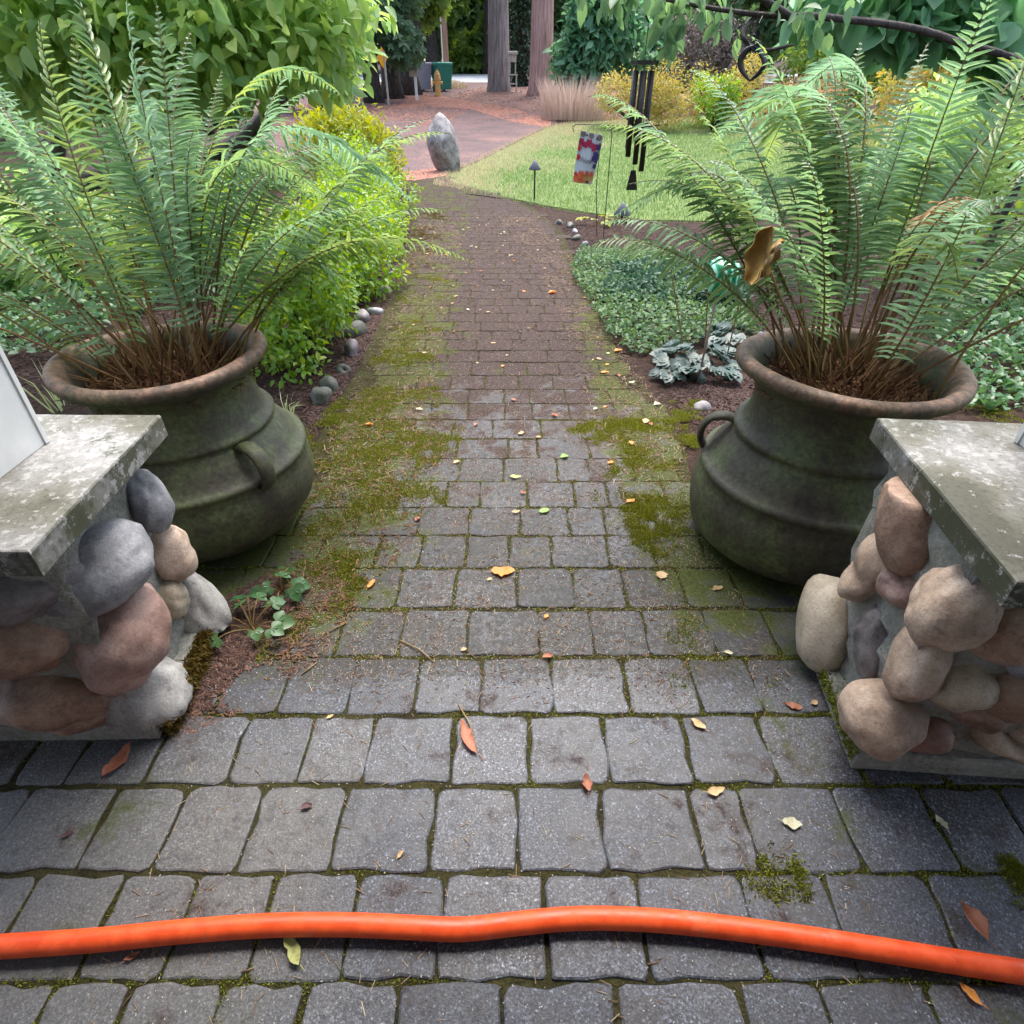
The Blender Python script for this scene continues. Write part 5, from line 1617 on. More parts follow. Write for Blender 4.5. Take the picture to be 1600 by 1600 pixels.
hk = [ct_ + (0.0, 0, 0.17), ct_ + (-0.02, 0, 0.20), ct_ + (-0.032, 0, 0.25), ct_ + (-0.02, 0, 0.31), ct_ + (0.012, 0, 0.335), ct_ + (0.035, 0, 0.32)]
part('hook', *limb(hk, 0.005, 0.004, 6), M['black_metal'], root, smooth=True)
zs = AT(985, 266, Yc)[2]
part('striker_cord', *tube([ct_, (ct_[0], ct_[1], zs)], 0.0016, 4), M['black_metal'], root)
V, T = prism(np.array([(-0.016, 0), (0.016, 0), (0.032, 0.0), (0.032, 0.0)])[:2].tolist() + [(0, 0)], 0, 1)
ztp, zbt = zs, AT(983, 297, Yc)[2]
sv = np.array([(-0.014, 0.003, ztp), (0.014, 0.003, ztp), (0.034, 0.003, zbt), (-0.032, 0.003, zbt), (-0.014, -0.003, ztp), (0.014, -0.003, ztp), (0.034, -0.003, zbt), (-0.032, -0.003, zbt)]) + np.array([ct_[0], ct_[1], 0])
part('sail', sv, tris([(0, 1, 2, 3), (4, 7, 6, 5), (0, 4, 5, 1), (1, 5, 6, 2), (2, 6, 7, 3), (3, 7, 4, 0)]), M['dark_metal'], root)
# curled metal hanging ornament
Yo = 3.9
root = thing('hanging_ornament', 'dark curled metal ornament hanging beside the arching frond', 'ornament', tuple(AT(1178, 70, Yo)))
def strap(pix, w, th=0.003):
    P = np.array([cr(np.array([AT(x, y, Yo) for x, y in pix]), t) for t in np.linspace(0, len(pix) - 1, 16)])
    tg = norm(np.gradient(P, axis=0))
    n_ = np.cross(tg, [0, 1.0, 0])
    ww = w * np.sin(np.linspace(0.25, math.pi - 0.1, 16))[:, None]
    y = np.array([0, 1.0, 0])
    sd_ = norm(n_ * 0.75 + y * 0.66)
    up = norm(np.cross(tg, sd_))
    V = np.stack([P - sd_ * ww / 2 - up * th, P + sd_ * ww / 2 - up * th, P + sd_ * ww / 2 + up * th, P - sd_ * ww / 2 + up * th], 1).reshape(-1, 3)
    q = [(a * 4 + b, a * 4 + (b + 1) % 4, (a + 1) * 4 + (b + 1) % 4, (a + 1) * 4 + b) for a in range(15) for b in range(4)]
    return V, tris(q)
for pix, w in (([(1180, 72), (1166, 80), (1157, 95), (1160, 110), (1171, 126)], 0.05), ([(1178, 70), (1188, 80), (1195, 98), (1188, 112), (1171, 127)], 0.045), ([(1170, 68), (1180, 78), (1186, 70), (1180, 62)], 0.03)):
    part('curl', *strap(pix, w), M['black_metal'], root, smooth=True)
part('hanging_wire', *tube([AT(1178, 68, Yo), AT(1186, 36, Yo), AT(1192, 24, 4.08)], 0.002, 4), M['black_metal'], root)
# ochre shell-like ornament on a stake
Ym = 1.55
mc = AT(1192, 402, Ym)
root = thing('stake_ornament', 'ochre curled leaf shaped ornament on a stake before the right fern', 'ornament', (UR[0] - 0.10, UR[1] - 0.12, 0.56))
def curled_lobe(name, pa, pb, w, curl_side, deep, mat, ruf):
    nu, nv = 26, 13
    uu, vv = np.meshgrid(np.linspace(0, 1, nu), np.linspace(-1, 1, nv), indexing='ij')
    A0, A1 = AT(*pa, Ym), AT(*pb, Ym)
    ax = A1 - A0
    ln = np.linalg.norm(ax)
    ax = ax / ln
    fw = norm(np.array([0.0, -1.0, 0.35]))
    fw = norm(fw - (fw @ ax) * ax)
    sd_ = np.cross(ax, fw)
    wid = w * np.sin(np.pi * (uu * 0.90 + 0.06)) ** 0.6 * (1 + ruf * np.sin(uu * 15 + 1.2 * curl_side) * (np.abs(vv) > 0.5))
    lift = deep * vv ** 2 + 0.010 * np.sin(uu * 13) * np.abs(vv) ** 2 + 0.016 * np.cos(uu * 4.5)
    roll = np.clip(vv * curl_side, 0, 1) ** 2
    Vt = A0 + uu[..., None] * ax * ln + (vv * wid - curl_side * roll * w * 0.45)[..., None] * sd_ + (lift + roll * w * 0.9)[..., None] * fw
    Vb = Vt - fw * 0.004
    V = np.concatenate([Vt.reshape(-1, 3), Vb.reshape(-1, 3)])
    i, j = np.meshgrid(np.arange(nu - 1), np.arange(nv - 1), indexing='ij')
    A = (i * nv + j).ravel()
    q1 = np.stack([A, A + nv, A + nv + 1, A + 1], -1)
    q2 = q1[:, ::-1] + nu * nv
    r_ = [i * nv for i in range(nu)] + [(nu - 1) * nv + j for j in range(1, nv)] + [i * nv + nv - 1 for i in range(nu - 2, -1, -1)] + [j for j in range(nv - 2, 0, -1)]
    q3 = np.array([(r_[k], r_[(k + 1) % len(r_)], r_[(k + 1) % len(r_)] + nu * nv, r_[k] + nu * nv) for k in range(len(r_))])
    part(name, V, np.concatenate([q1, q2, q3]), mat, root, smooth=True)
curled_lobe('large_lobe', (1166, 437), (1206, 354), 0.030, 1, 0.014, M['ochre'], 0.10)
curled_lobe('small_lobe', (1184, 428), (1222, 372), 0.020, -1, 0.010, M['ochre'], 0.14)
fwv = np.array([0, -1.0, 0.2])
ridge = [AT(*p_, Ym) + fwv * 0.022 for p_ in ((1190, 412), (1200, 401), (1207, 390), (1214, 379))]
part('inner_lip', *tube(np.array([cr(np.array(ridge), t) for t in np.linspace(0, 3, 14)]), 0.0045 * np.abs(np.sin(np.linspace(0.3, 5.9, 14))) + 0.0015, 8), M['pale_ochre'], root, smooth=True)
part('stake', *tube([(UR[0] - 0.10, UR[1] - 0.10, 0.54), (mc[0] + 0.015, mc[1] + 0.03, mc[2])], 0.0028, 6), M['rachis'], root, smooth=True)
# green glass float on a stake
Yg = 3.0
gc = AT(1128, 432, Yg)
root = thing('glass_float', 'green swirled glass ball on a stake behind the fern', 'ornament', (gc[0], gc[1], 0))
gm, gnt, gns, gls, gb = new_mat('green swirled glass')
gg = gns.new('ShaderNodeNewGeometry')
wv = gns.new('ShaderNodeTexWave')
wv.inputs['Scale'].default_value = 9
wv.inputs['Distortion'].default_value = 6
gls.new(gg.outputs['Position'], wv.inputs['Vector'])
gr = ramp(gns, [(0.2, (0.0, 0.20, 0.09)), (0.6, (0.01, 0.42, 0.20)), (0.93, (0.5, 0.85, 0.65))])
gls.new(wv.outputs[0], gr.inputs[0])
gls.new(gr.outputs[0], gb.inputs['Base Color'])
gb.inputs['Roughness'].default_value = 0.05
gb.inputs['Transmission Weight'].default_value = 0.25
gb.inputs['IOR'].default_value = 1.45
V, T = rock(gc, (0.088, 0.088, 0.094), 1, 0.0, ic=ICO2, power=2.0)
part('ball', V, T, gm, root, smooth=True)
sb = G(1112, 516)
part('stake', *tube([(gc[0] - 0.02, Yg, -0.03), (gc[0] - 0.005, Yg, gc[2] - 0.07)], 0.006, 6), plain('pale stake', (0.24, 0.19, 0.16), 0.6, 0, 0.1, 30, 0), root, smooth=True)
gst = np.random.default_rng(8)
for k, (a, b, Y) in enumerate((((1078, 505), (1048, 418), 3.4), ((1110, 520), (1107, 450), 3.2), ((1148, 500), (1156, 470), 3.2))):
    V, T = tube([np.array([AT(*a, Y)[0], Y, 0.0]), AT(*b, Y)], 0.004, 5)
    single('dry_stem', V, T, M['fern_dry'], ['leaning dry flower stem left of the glass ball', 'upright dry flower stem beside the glass ball stake', 'short dry flower stem right of the glass ball'][k], 'plant stem', (AT(*a, Y)[0], Y, 0))

# ================================================================== ROADSIDE
def bin_(px, pyt, pyb, Y, w, mat, lid, label):
    b, t = AT(px, pyb, Y), AT(px, pyt, Y)
    z0 = float(hgt(Y))
    h = t[2] - z0
    root = thing('wheelie_bin', label, 'bin', (b[0], Y, z0))
    x = b[0]
    lo, hi = np.array([(-.40, -.40), (.40, -.40), (.40, .40), (-.40, .40)]) * w, np.array([(-.5, -.5), (.5, -.5), (.5, .5), (-.5, .5)]) * w
    rot = Matrix.Rotation(R_(35), 2)
    lo, hi = lo @ np.array(rot).T, hi @ np.array(rot).T
    V = np.concatenate([np.column_stack([lo, np.full(4, 0.06)]), np.column_stack([hi, np.full(4, h * 0.9)])]) + (x, Y, z0)
    part('bin_body', V, tris([(0, 3, 2, 1), (4, 5, 6, 7), (0, 1, 5, 4), (1, 2, 6, 5), (2, 3, 7, 6), (3, 0, 4, 7)]), mat, root)
    V2, T2 = prism(hi * 1.06, h * 0.905, h * 0.99, 0.04)
    part('lid', V2 + (x, Y, z0), T2, lid, root)
    for s in (-1, 1):
        c = np.array([x, Y, z0 + 0.11]) + np.array([*(np.array(rot) @ np.array([0.34 * w * s, 0.42 * w])), 0])
        axd = np.array([*(np.array(rot) @ np.array([1, 0])), 0]) * 0.03
        part('wheel', *tube([c - axd, c + axd], 0.11, 12), M['black_metal'], root)
bin_(658, 97, 131, 34, 0.78, M['bin_gray'], M['bin_gray'], 'gray wheeled bin by the road left of the hydrant')
bin_(691, 97, 132, 34, 0.74, M['bin_green'], M['bin_lid_green'], 'green wheeled bin by the road right of the hydrant')
# hydrant
hpz = AT(684, 136, 31)
z0 = float(hgt(31))
root = thing('fire_hydrant', 'yellow fire hydrant standing between the two bins', 'hydrant', (hpz[0], 31, z0))
hh = AT(684, 108, 31)[2] - z0
part('barrel', *lathe([(0, 0.16), (0.05, 0.16), (0.05, 0.115), (hh * 0.55, 0.115), (hh * 0.6, 0.15), (hh * 0.68, 0.15), (hh * 0.7, 0.12)], 16, (hpz[0], 31, z0)), M['yellow'], root)
part('bonnet', *lathe([(hh * 0.7, 0.13), (hh * 0.8, 0.125), (hh * 0.92, 0.07), (hh * 0.94, 0.04), (hh, 0.04), (hh, 0)], 16, (hpz[0], 31, z0)), M['yellow'], root)
for s, nm in ((-1, 'nozzle'), (1, 'nozzle')):
    part(nm, *tube([(hpz[0], 31, z0 + hh * 0.5), (hpz[0] + s * 0.21, 31, z0 + hh * 0.5)], 0.06, 10), M['yellow'], root)
# white marker post
mp_ = AT(650, 137, 29)
root = thing('marker_post', 'slim white marker post with a weathered plate on the verge', 'post', (mp_[0], 29, float(hgt(29))))
zt = AT(650, 112, 29)[2]
part('post', *box(mp_[0] - 0.05, mp_[0] + 0.05, 28.96, 29.04, float(hgt(29)) - 0.1, zt), M['white_paint'], root)
part('plate', *box(mp_[0] - 0.22, mp_[0] + 0.12, 28.93, 28.957, zt - 0.16, zt + 0.04), M['lantern'], root)
# diamond sign
sp_ = AT(597, 90, 27)
z0 = float(hgt(27))
root = thing('road_sign', 'amber diamond road sign seen edge on among the trees', 'sign', (sp_[0], 27, z0))
hw, hz = abs(AT(604, 90, 27)[0] - AT(590, 90, 27)[0]) / 2, (AT(597, 73, 27)[2] - AT(597, 107, 27)[2]) / 2
c = np.array([sp_[0], 27, sp_[2]])
ex = np.array([hw, hw * 0.9, 0])
V = np.array([c + (0, 0, hz), c + ex * 1.0, c - (0, 0, hz), c - ex * 1.0])
V = np.concatenate([V, V + (0.01, 0.02, 0)])
part('sign_face', V, tris([(0, 3, 2, 1), (4, 5, 6, 7), (0, 1, 5, 4), (1, 2, 6, 5), (2, 3, 7, 6), (3, 0, 4, 7)]), M['sign'], root)
part('sign_post', *tube([(sp_[0] + 0.06, 27.06, z0), (sp_[0] + 0.06, 27.06, sp_[2] + 0.2)], 0.04, 8), M['lantern'], root)
# utility pole
pp = AT(697, 110, 43)
z0 = float(hgt(43))
root = thing('utility_pole', 'brown wooden utility pole beyond the green bin', 'utility pole', (pp[0], 43, z0))
part('pole', *tube([(pp[0], 43, z0 - 0.2), (pp[0], 43, z0 + 9)], [0.20, 0.16], 14), M['pole'], root, smooth=True)
part('conduit', *tube([(pp[0] - 0.14, 42.83, z0), (pp[0] - 0.14, 42.83, z0 + 7)], 0.035, 8), M['white_paint'], root, smooth=True)
# wooden lantern post between the firs
lp = AT(801, 150, tA[1] - 0.9)
zl = on_island(lp[0], lp[1])
ztop = AT(797, 80, lp[1])[2]
hl = ztop - zl
root = thing('wooden_lantern', 'weathered white wooden garden lantern between the two fir trunks', 'lantern', (lp[0], lp[1], zl))
w = 0.15
x, y = lp[0], lp[1]
for sx in (-1, 1):
    for sy in (-1, 1):
        part('leg', *box(x + sx * w - 0.03, x + sx * w + 0.03, y + sy * w - 0.03, y + sy * w + 0.03, zl - 0.1, zl + hl * 0.42), M['lantern'], root)
part('lower_shelf', *box(x - w - 0.045, x + w + 0.045, y - w - 0.045, y + w + 0.045, zl + hl * 0.2, zl + hl * 0.235), M['lantern'], root)
part('upper_shelf', *box(x - w - 0.06, x + w + 0.06, y - w - 0.06, y + w + 0.06, zl + hl * 0.421, zl + hl * 0.455), M['lantern'], root)
for sx in (-1, 1):
    part('side_post', *box(x + sx * 0.11 - 0.025, x + sx * 0.11 + 0.025, y - 0.11, y + 0.11, zl + hl * 0.456, zl + hl * 0.74), M['lantern'], root)
part('house_box', *box(x - 0.15, x + 0.15, y - 0.15, y + 0.15, zl + hl * 0.741, zl + hl * 0.92), M['lantern'], root)
V, T = prism(np.array([(-0.21, -0.21), (0.21, -0.21), (0.21, 0.21), (-0.21, 0.21)]), zl + hl * 0.921, zl + hl, 0.05)
part('roof', V + (x, y, 0), T, M['lantern'], root)

# ================================================================== LOW PLANTS, MOSS, LITTER
# creeping ground cover right of the path
gc_poly = [tuple(G(*p)[:2]) for p in ((892, 425), (905, 400), (960, 392), (1060, 400), (1150, 440), (1180, 520), (1100, 540), (1030, 555), (985, 553), (950, 530), (930, 490), (905, 455))]
def cover(name, poly, n, size, mat, seed, h, label, tm=LEAF_W):
    g = np.random.default_rng(seed)
    p = sample(poly, n, seed)
    nz = vnoise(p[:, 0], p[:, 1], 5, seed)
    P = np.column_stack([p, h * (0.25 + 0.75 * nz) * (0.3 + 0.7 * g.random(n))])
    d = norm(np.column_stack([g.normal(size=(n, 2)), np.full(n, 0.6)]))
    x, z = leaf_axes(d, g, 0.0, 0.5)
    V, T = inst(tm[0], tm[1], frames(x, z * np.array([1, 1, 1.6])) * (size * (0.6 + 0.8 * g.random(n)))[:, None, None], P)
    o = part(name, V, T, mat, rnd=np.repeat(g.random(n), len(tm[1])), smooth=True)
    tag(o, label, None, None, 'stuff')
cover('ground_cover', gc_poly, 9500, 0.028, M['cover'], 301, 0.10, 'creeping light green ground cover right of the path')
gcd = [tuple(G(*p)[:2]) for p in ((935, 470), (960, 425), (1060, 415), (1150, 440), (1170, 480), (1080, 480), (1000, 480))]
cover('dark_ground_cover', gcd, 6000, 0.034, M['cover_dark'], 302, 0.14, 'dark blue green ground cover behind the lighter patch')
gcr = [tuple(G(*p)[:2]) for p in ((1480, 640), (1600, 650), (1800, 560), (1700, 430), (1500, 430), (1450, 500))]
cover('woodland_cover', gcr, 3600, 0.040, M['weed'], 303, 0.10, 'yellow green low plants right of the right urn')
gcl = [tuple(G(*p)[:2]) for p in ((-200, 620), (80, 560), (250, 480), (400, 470), (350, 380), (-200, 400))]
cover('shade_cover', gcl, 6000, 0.045, M['weed'], 304, 0.12, 'low green plants under the left fern')
# lobed blue green plant
def lobed_plant(name, label, cat, centre, n, size, mat, seed, spread, hgt_, tm=LEAF_W, lobes=5):
    g = np.random.default_rng(seed)
    root = thing(name, label, cat, tuple(centre))
    # palmate leaf: several leaflets fused at the base
    parts_ = []
    for a in np.linspace(-1.25, 1.25, lobes):
        ca, sa = math.cos(a), math.sin(a)
        parts_.append((tm[0] * np.array([1, 1.15, 1]) @ np.array([[ca, sa, 0], [-sa, ca, 0], [0, 0, 1]]) * (1 - 0.18 * abs(a)), tm[1]))
    lv_, lt_ = merge(parts_)
    me = mesh_np('leaf', lv_, lt_, mat, smooth=True)
    out = []
    for k in range(n):
        a = g.random() * 6.28
        r = spread * math.sqrt(g.random())
        P = np.array([centre[0] + r * math.cos(a), centre[1] + r * math.sin(a), centre[2] + hgt_ * (0.35 + 0.65 * g.random()) * (1.1 - 0.6 * r / spread)])
        Fm = frames(np.array([[math.cos(a), math.sin(a), -0.25]]) + g.normal(size=(1, 3)) * 0.25, np.array([[math.cos(a) * 0.3, math.sin(a) * 0.3 - 0.25, 1.0]]) + g.normal(size=(1, 3)) * 0.2)[0]
        o = bpy.data.objects.new('leaf', me)
        COL.objects.link(o)
        o.parent = root
        o.location = P - np.array(centre)
        o.rotation_euler = Matrix(Fm.tolist()).to_euler()
        o.scale = (size * (0.7 + 0.6 * g.random()),) * 3
        out.append(tube(bez([np.array(centre), (np.array(centre) + P) / 2 + (0, 0, 0.03), P], np.linspace(0, 1, 5)), 0.0018, 4))
    part('stalks', *merge(out), M['rachis'], root)
lobed_plant('coral_bells', 'blue green lobed leaf plant in bark left of the right urn', 'plant', G(1085, 575), 34, 0.075, M['heuchera'], 311, 0.22, 0.14)
lobed_plant('coral_bells', 'blue green lobed leaf plant partly behind the right urn rim', 'plant', G(1150, 545), 26, 0.075, M['heuchera'], 312, 0.20, 0.16)
lobed_plant('coral_bells', 'small dark lobed plant at the edge of the ground cover', 'plant', G(1055, 590), 12, 0.060, M['heuchera'], 313, 0.12, 0.07)
lobed_plant('strawberry_plant', 'small strawberry weed in bark beside the left pier', 'plant', G(395, 985), 13, 0.040, M['weed'], 314, 0.11, 0.11, LEAF_W, 3)
lobed_plant('strawberry_plant', 'green strawberry weed sprig nearer the path by the left urn', 'plant', G(440, 925), 9, 0.036, M['weed'], 315, 0.07, 0.09, LEAF_W, 3)
lobed_plant('seedling', 'bright green seedling beside the right urn rim', 'plant', G(1175, 535), 5, 0.035, M['spirea'], 316, 0.04, 0.08, LEAF_W, 3)
lobed_plant('seedling', 'bright yellow green seedling at the lawn corner', 'plant', G(935, 350), 9, 0.07, M['globe'], 317, 0.2, 0.12, LEAF_W, 3)
grass_clump('grass_tuft', 'thin pale grass tuft behind the left urn shoulder', 448, 655, 26, 0.17, 0.005, 0.9, M['var_grass'], 318, 0.05)
grass_clump('grass_tuft', 'pale striped grass blades behind the left pier cap', 95, 640, 12, 0.30, 0.008, 0.5, M['var_grass'], 319, 0.06)

# moss
def moss_patch(name, pix, n, seed, label, mat='moss', h=0.008, thr=0.36, sc=6.0, w=0.0036, dz=0.0, poly=None):
    poly = poly or [tuple(G(*p)[:2]) for p in pix]
    n = int(n * 1.7)
    p = sample(poly, n, seed)
    a = np.array(poly)
    nz = 0.65 * vnoise(p[:, 0], p[:, 1], sc, seed) + 0.35 * vnoise(p[:, 0], p[:, 1], sc * 3.1, seed + 1)
    dmin = np.full(n, 9.0)
    for q0, q1 in zip(a, np.roll(a, -1, 0)):
        ab = q1 - q0
        t = np.clip(((p - q0) @ ab) / (ab @ ab), 0, 1)
        dmin = np.minimum(dmin, np.linalg.norm(p - q0 - t[:, None] * ab, axis=1))
    soft = min(0.30, 0.5 * min(np.ptp(a[:, 0]), np.ptp(a[:, 1])))
    k = np.clip((nz - thr) / 0.30 - 0.75 * np.clip(1 - dmin / soft, 0, 1) ** 1.5, 0, 1) * np.clip(2.2 * vnoise(p[:, 0], p[:, 1], 22, seed + 2) - 0.35, 0.06, 1) * np.clip(0.4 + vnoise(p[:, 0], p[:, 1], 60, seed + 4), 0, 1)
    p = p[np.random.default_rng(seed + 3).random(n) < k]
    tufts(name, p, h, w, M[mat], seed, dz, label, None, 3, 0.7)
moss_patch('moss', ((470, 680), (540, 610), (670, 600), (730, 700), (700, 820), (580, 880), (450, 860)), 30000, 401, 'bright green moss over pavers right of the left urn', thr=0.36)
moss_patch('moss', ((530, 650), (590, 545), (700, 540), (690, 640), (600, 690)), 16000, 402, 'yellow green moss along the left path edge', thr=0.38)
moss_patch('moss', ((590, 570), (630, 430), (710, 430), (710, 550)), 13000, 403, 'moss strip farther along the left path edge', thr=0.40)
moss_patch('moss', ((640, 430), (645, 330), (700, 330), (690, 430)), 6000, 413, 'moss at the far left path edge', 'moss_brown', thr=0.38, w=0.006)
moss_patch('moss', ((860, 680), (980, 640), (1090, 660), (1090, 810), (1040, 890), (920, 830)), 30000, 404, 'bright green moss over pavers left of the right urn', thr=0.38)
moss_patch('moss', ((1045, 625), (1095, 625), (1100, 655), (1050, 660)), 2200, 405, 'small moss cushion beside the lilac stone', thr=0.2)
moss_patch('moss', ((1160, 1280), (1280, 1280), (1300, 1410), (1170, 1410)), 9000, 406, 'small moss patch on pavers right of centre', thr=0.38, w=0.003, h=0.009)
moss_patch('moss', ((1400, 1270), (1510, 1250), (1700, 1400), (1640, 1470), (1460, 1400)), 22000, 407, 'moss spreading over pavers at the right edge', thr=0.42, w=0.003, h=0.008)
moss_patch('moss', ((1470, 630), (1500, 560), (1640, 520), (1800, 640), (1600, 665), (1500, 660)), 16000, 408, 'moss on the ground behind the right pier', thr=0.35)
moss_patch('moss', ((620, 830), (540, 960), (400, 1040), (400, 900), (500, 820)), 12000, 409, 'thin moss on pavers below the left urn', thr=0.45)
moss_patch('moss', ((1030, 920), (1200, 920), (1220, 1080), (1050, 1100)), 6000, 410, 'thin moss on pavers left of the right pier', thr=0.44, h=0.006)
# moss on the pier footings
def moss_on(name, pts3, seed, label, mat='moss', h=0.014, w=0.004, nrm=(0, 0, 1)):
    g = np.random.default_rng(seed)
    n = len(pts3)
    x = np.asarray(nrm) + g.normal(size=(n, 3)) * 0.6
    hh = h * (0.5 + g.random(n))
    Rm = frames(x, g.normal(size=(n, 3))) * np.stack([hh, np.full(n, w), hh], -1)[:, None, :]
    V, T = inst(BLADE[0], BLADE[1], Rm, pts3)
    tag(part(name, V, T, M[mat], rnd=np.repeat(g.random(n), len(BLADE[1]))), label, None, None, 'stuff')
g = np.random.default_rng(420)
n = 3500
t = g.random(n)
pp3 = np.column_stack([-0.855 - 0.02 * t + 0.035 * g.random(n), 0.86 + 0.30 * t ** 0.8, 0.055 * g.random(n)])
moss_on('pier_moss', pp3, 421, 'rusty green moss cushion on the left pier footing', 'moss_brown', 0.02, 0.005, (1, -0.3, 0.5))
n = 3000
t = g.random(n)
pp3 = np.column_stack([0.786 + 0.05 * t - 0.004 + 0.045 * g.random(n) ** 2, 0.785 + 0.42 * t, 0.056 * (0.3 + 0.7 * g.random(n))])
moss_on('pier_moss', pp3, 422, 'dark green moss along the right pier footing', 'moss', 0.010, 0.004, (-1, 0, 0.6))
# moss in the nearest joints
jp = []
gj = np.random.default_rng(430)
for k, (x, y, w, d, rn) in enumerate(cand):
    if k in single_ids and y < 2.6:
        m_ = int(110 * (0.3 + gj.random() * 1.4) * (0.4 + 1.2 * vnoise(x, y, 1.2, 9)))
        e = gj.random(m_)
        s = gj.integers(0, 2, m_)
        jp.append(np.where(s[:, None] == 0, np.column_stack([x + (e - 0.5) * (w + 0.02), np.full(m_, y + d / 2 + 0.006) + gj.normal(size=m_) * 0.004]), np.column_stack([np.full(m_, x + w / 2 + 0.007) + gj.normal(size=m_) * 0.004, y + (e - 0.5) * (d + 0.02)])))
jp = np.concatenate(jp)
jp = jp[(vnoise(jp[:, 0], jp[:, 1], 3.0, 31) > 0.30)]
tufts('joint_moss', jp, 0.006, 0.0028, M['moss'], 431, -0.003, 'low moss growing in the paver joints', None, 3, 0.8)

# bark chips in the beds
def chips(name, pix, n, seed, label, mat='chip', size=0.03, poly=None, dz=-0.010):
    poly = poly or [tuple(GT(*p)[:2]) for p in pix]
    p = sample(poly, n, seed)
    scatter_flat(name, p, CHIP, size, size * 0.45, size * 0.4, M[mat], seed, dz, 0.3, label)
chips('bark_chips', ((300, 520), (420, 640), (470, 690), (500, 640), (560, 560), (620, 440), (640, 390), (640, 300), (560, 330), (480, 430)), 9000, 507, 'dark bark chips under the golden green shrubs')
chips('bark_chips', ((470, 690), (500, 600), (560, 520), (610, 420), (640, 400), (600, 490), (560, 580), (515, 650)), 3200, 501, 'dark bark chips in the left border')
chips('bark_chips', ((260, 1120), (300, 1010), (345, 940), (420, 900), (470, 930), (420, 1010), (340, 1090), (290, 1150)), 2400, 502, 'bark chips beside the left pier', size=0.018, dz=0.002)
bl_ = sample([tuple(G(*p)[:2]) for p in ((270, 1160), (330, 1000), (420, 890), (520, 880), (560, 950), (500, 1030), (390, 1110))], 2600, 512)
bl_ = bl_[vnoise(bl_[:, 0], bl_[:, 1], 9, 5) > 0.42]
scatter_flat('bark_litter', bl_, CHIP, 0.013, 0.004, 0.004, M['litter'], 513, 0.003, 0.45, 'reddish bark and needle litter on pavers beside the left pier')
chips('bark_chips', ((1040, 600), (1160, 560), (1200, 620), (1130, 690), (1070, 650)), 2600, 503, 'red brown bark chips left of the right urn', size=0.025)
chips('bark_chips', ((1150, 560), (1160, 470), (1050, 420), (900, 395), (870, 345), (960, 330), (1200, 380), (1500, 450), (1600, 620), (1480, 650)), 6000, 504, 'bark chips on the right border soil')
chips('bark_chips', ((-200, 700), (60, 640), (80, 520), (250, 440), (480, 430), (460, 560), (300, 500), (-100, 480)), 4000, 505, 'bark chips in the bed behind the left urn')
chips('bark_chips', ((640, 400), (655, 300), (640, 285), (560, 300), (560, 420)), 2500, 506, 'bark chips at the far left border')
# needles and flecks on the path
pp_ = [tuple(G(*p)[:2]) for p in ((100, 1640), (1500, 1640), (1250, 1200), (1080, 760), (1060, 650), (960, 530), (900, 410), (850, 330), (650, 330), (620, 440), (560, 580), (490, 720), (470, 850), (330, 1130))]
near_pts = sample(pp_, 14000, 601)
side = np.abs(near_pts[:, 0] - 0.05)
keep = np.random.default_rng(1).random(len(near_pts)) < np.clip(0.12 + 0.75 * side + 0.12 * near_pts[:, 1], 0, 1) * (0.35 + vnoise(near_pts[:, 0], near_pts[:, 1], 3, 77))
np_ = np.concatenate([near_pts[keep], sample([tuple(G(*p)[:2]) for p in ((440, 1060), (1240, 1060), (1090, 820), (1060, 640), (560, 640), (480, 850))], 3200, 634)])
scatter_flat('needle_litter', np_, NEEDLE, 0.017, 0.0013, 0.0013, M['needle'], 602, 0.002, 0.15, 'dry needles scattered over the path')
fp = sample(pp_, 16000, 603)
fp = np.concatenate([fp, sample([tuple(G(*p)[:2]) for p in ((480, 1080), (1240, 1080), (1090, 820), (1060, 700), (520, 700), (480, 850))], 9000, 633)])
scatter_flat('seed_flecks', fp, CHIP, 0.0030, 0.0022, 0.0018, M['fleck'], 604, 0.0015, 0.3, 'tiny pale flecks scattered over the path')
dp = sample([tuple(G(*p)[:2]) for p in ((650, 330), (850, 330), (900, 410), (960, 540), (1060, 660), (1000, 760), (880, 560), (700, 560), (600, 600), (620, 440))], 9000, 605)
scatter_flat('brown_litter', dp, CHIP, 0.018, 0.009, 0.006, M['chip'], 606, 0.001, 0.3, 'brown leaf crumbs on the far part of the path')
lp_ = sample([tuple(G(*p)[:2]) for p in ((490, 720), (560, 590), (680, 590), (700, 700), (640, 850), (560, 960), (400, 1080), (450, 900))], 1500, 607)
scatter_flat('brown_litter', lp_, CHIP, 0.016, 0.006, 0.005, M['straw'], 608, 0.004, 0.4, 'brown needles and crumbs along the left side of the path')
db = sample([tuple(G(*p)[:2]) for p in ((400, 1100), (1250, 1100), (1090, 800), (1060, 640), (560, 600), (480, 850))], 9000, 635)
scatter_flat('dark_debris', db, CHIP, 0.0065, 0.003, 0.0025, M['litter'], 636, 0.002, 0.3, 'fine dark debris on the middle of the path')
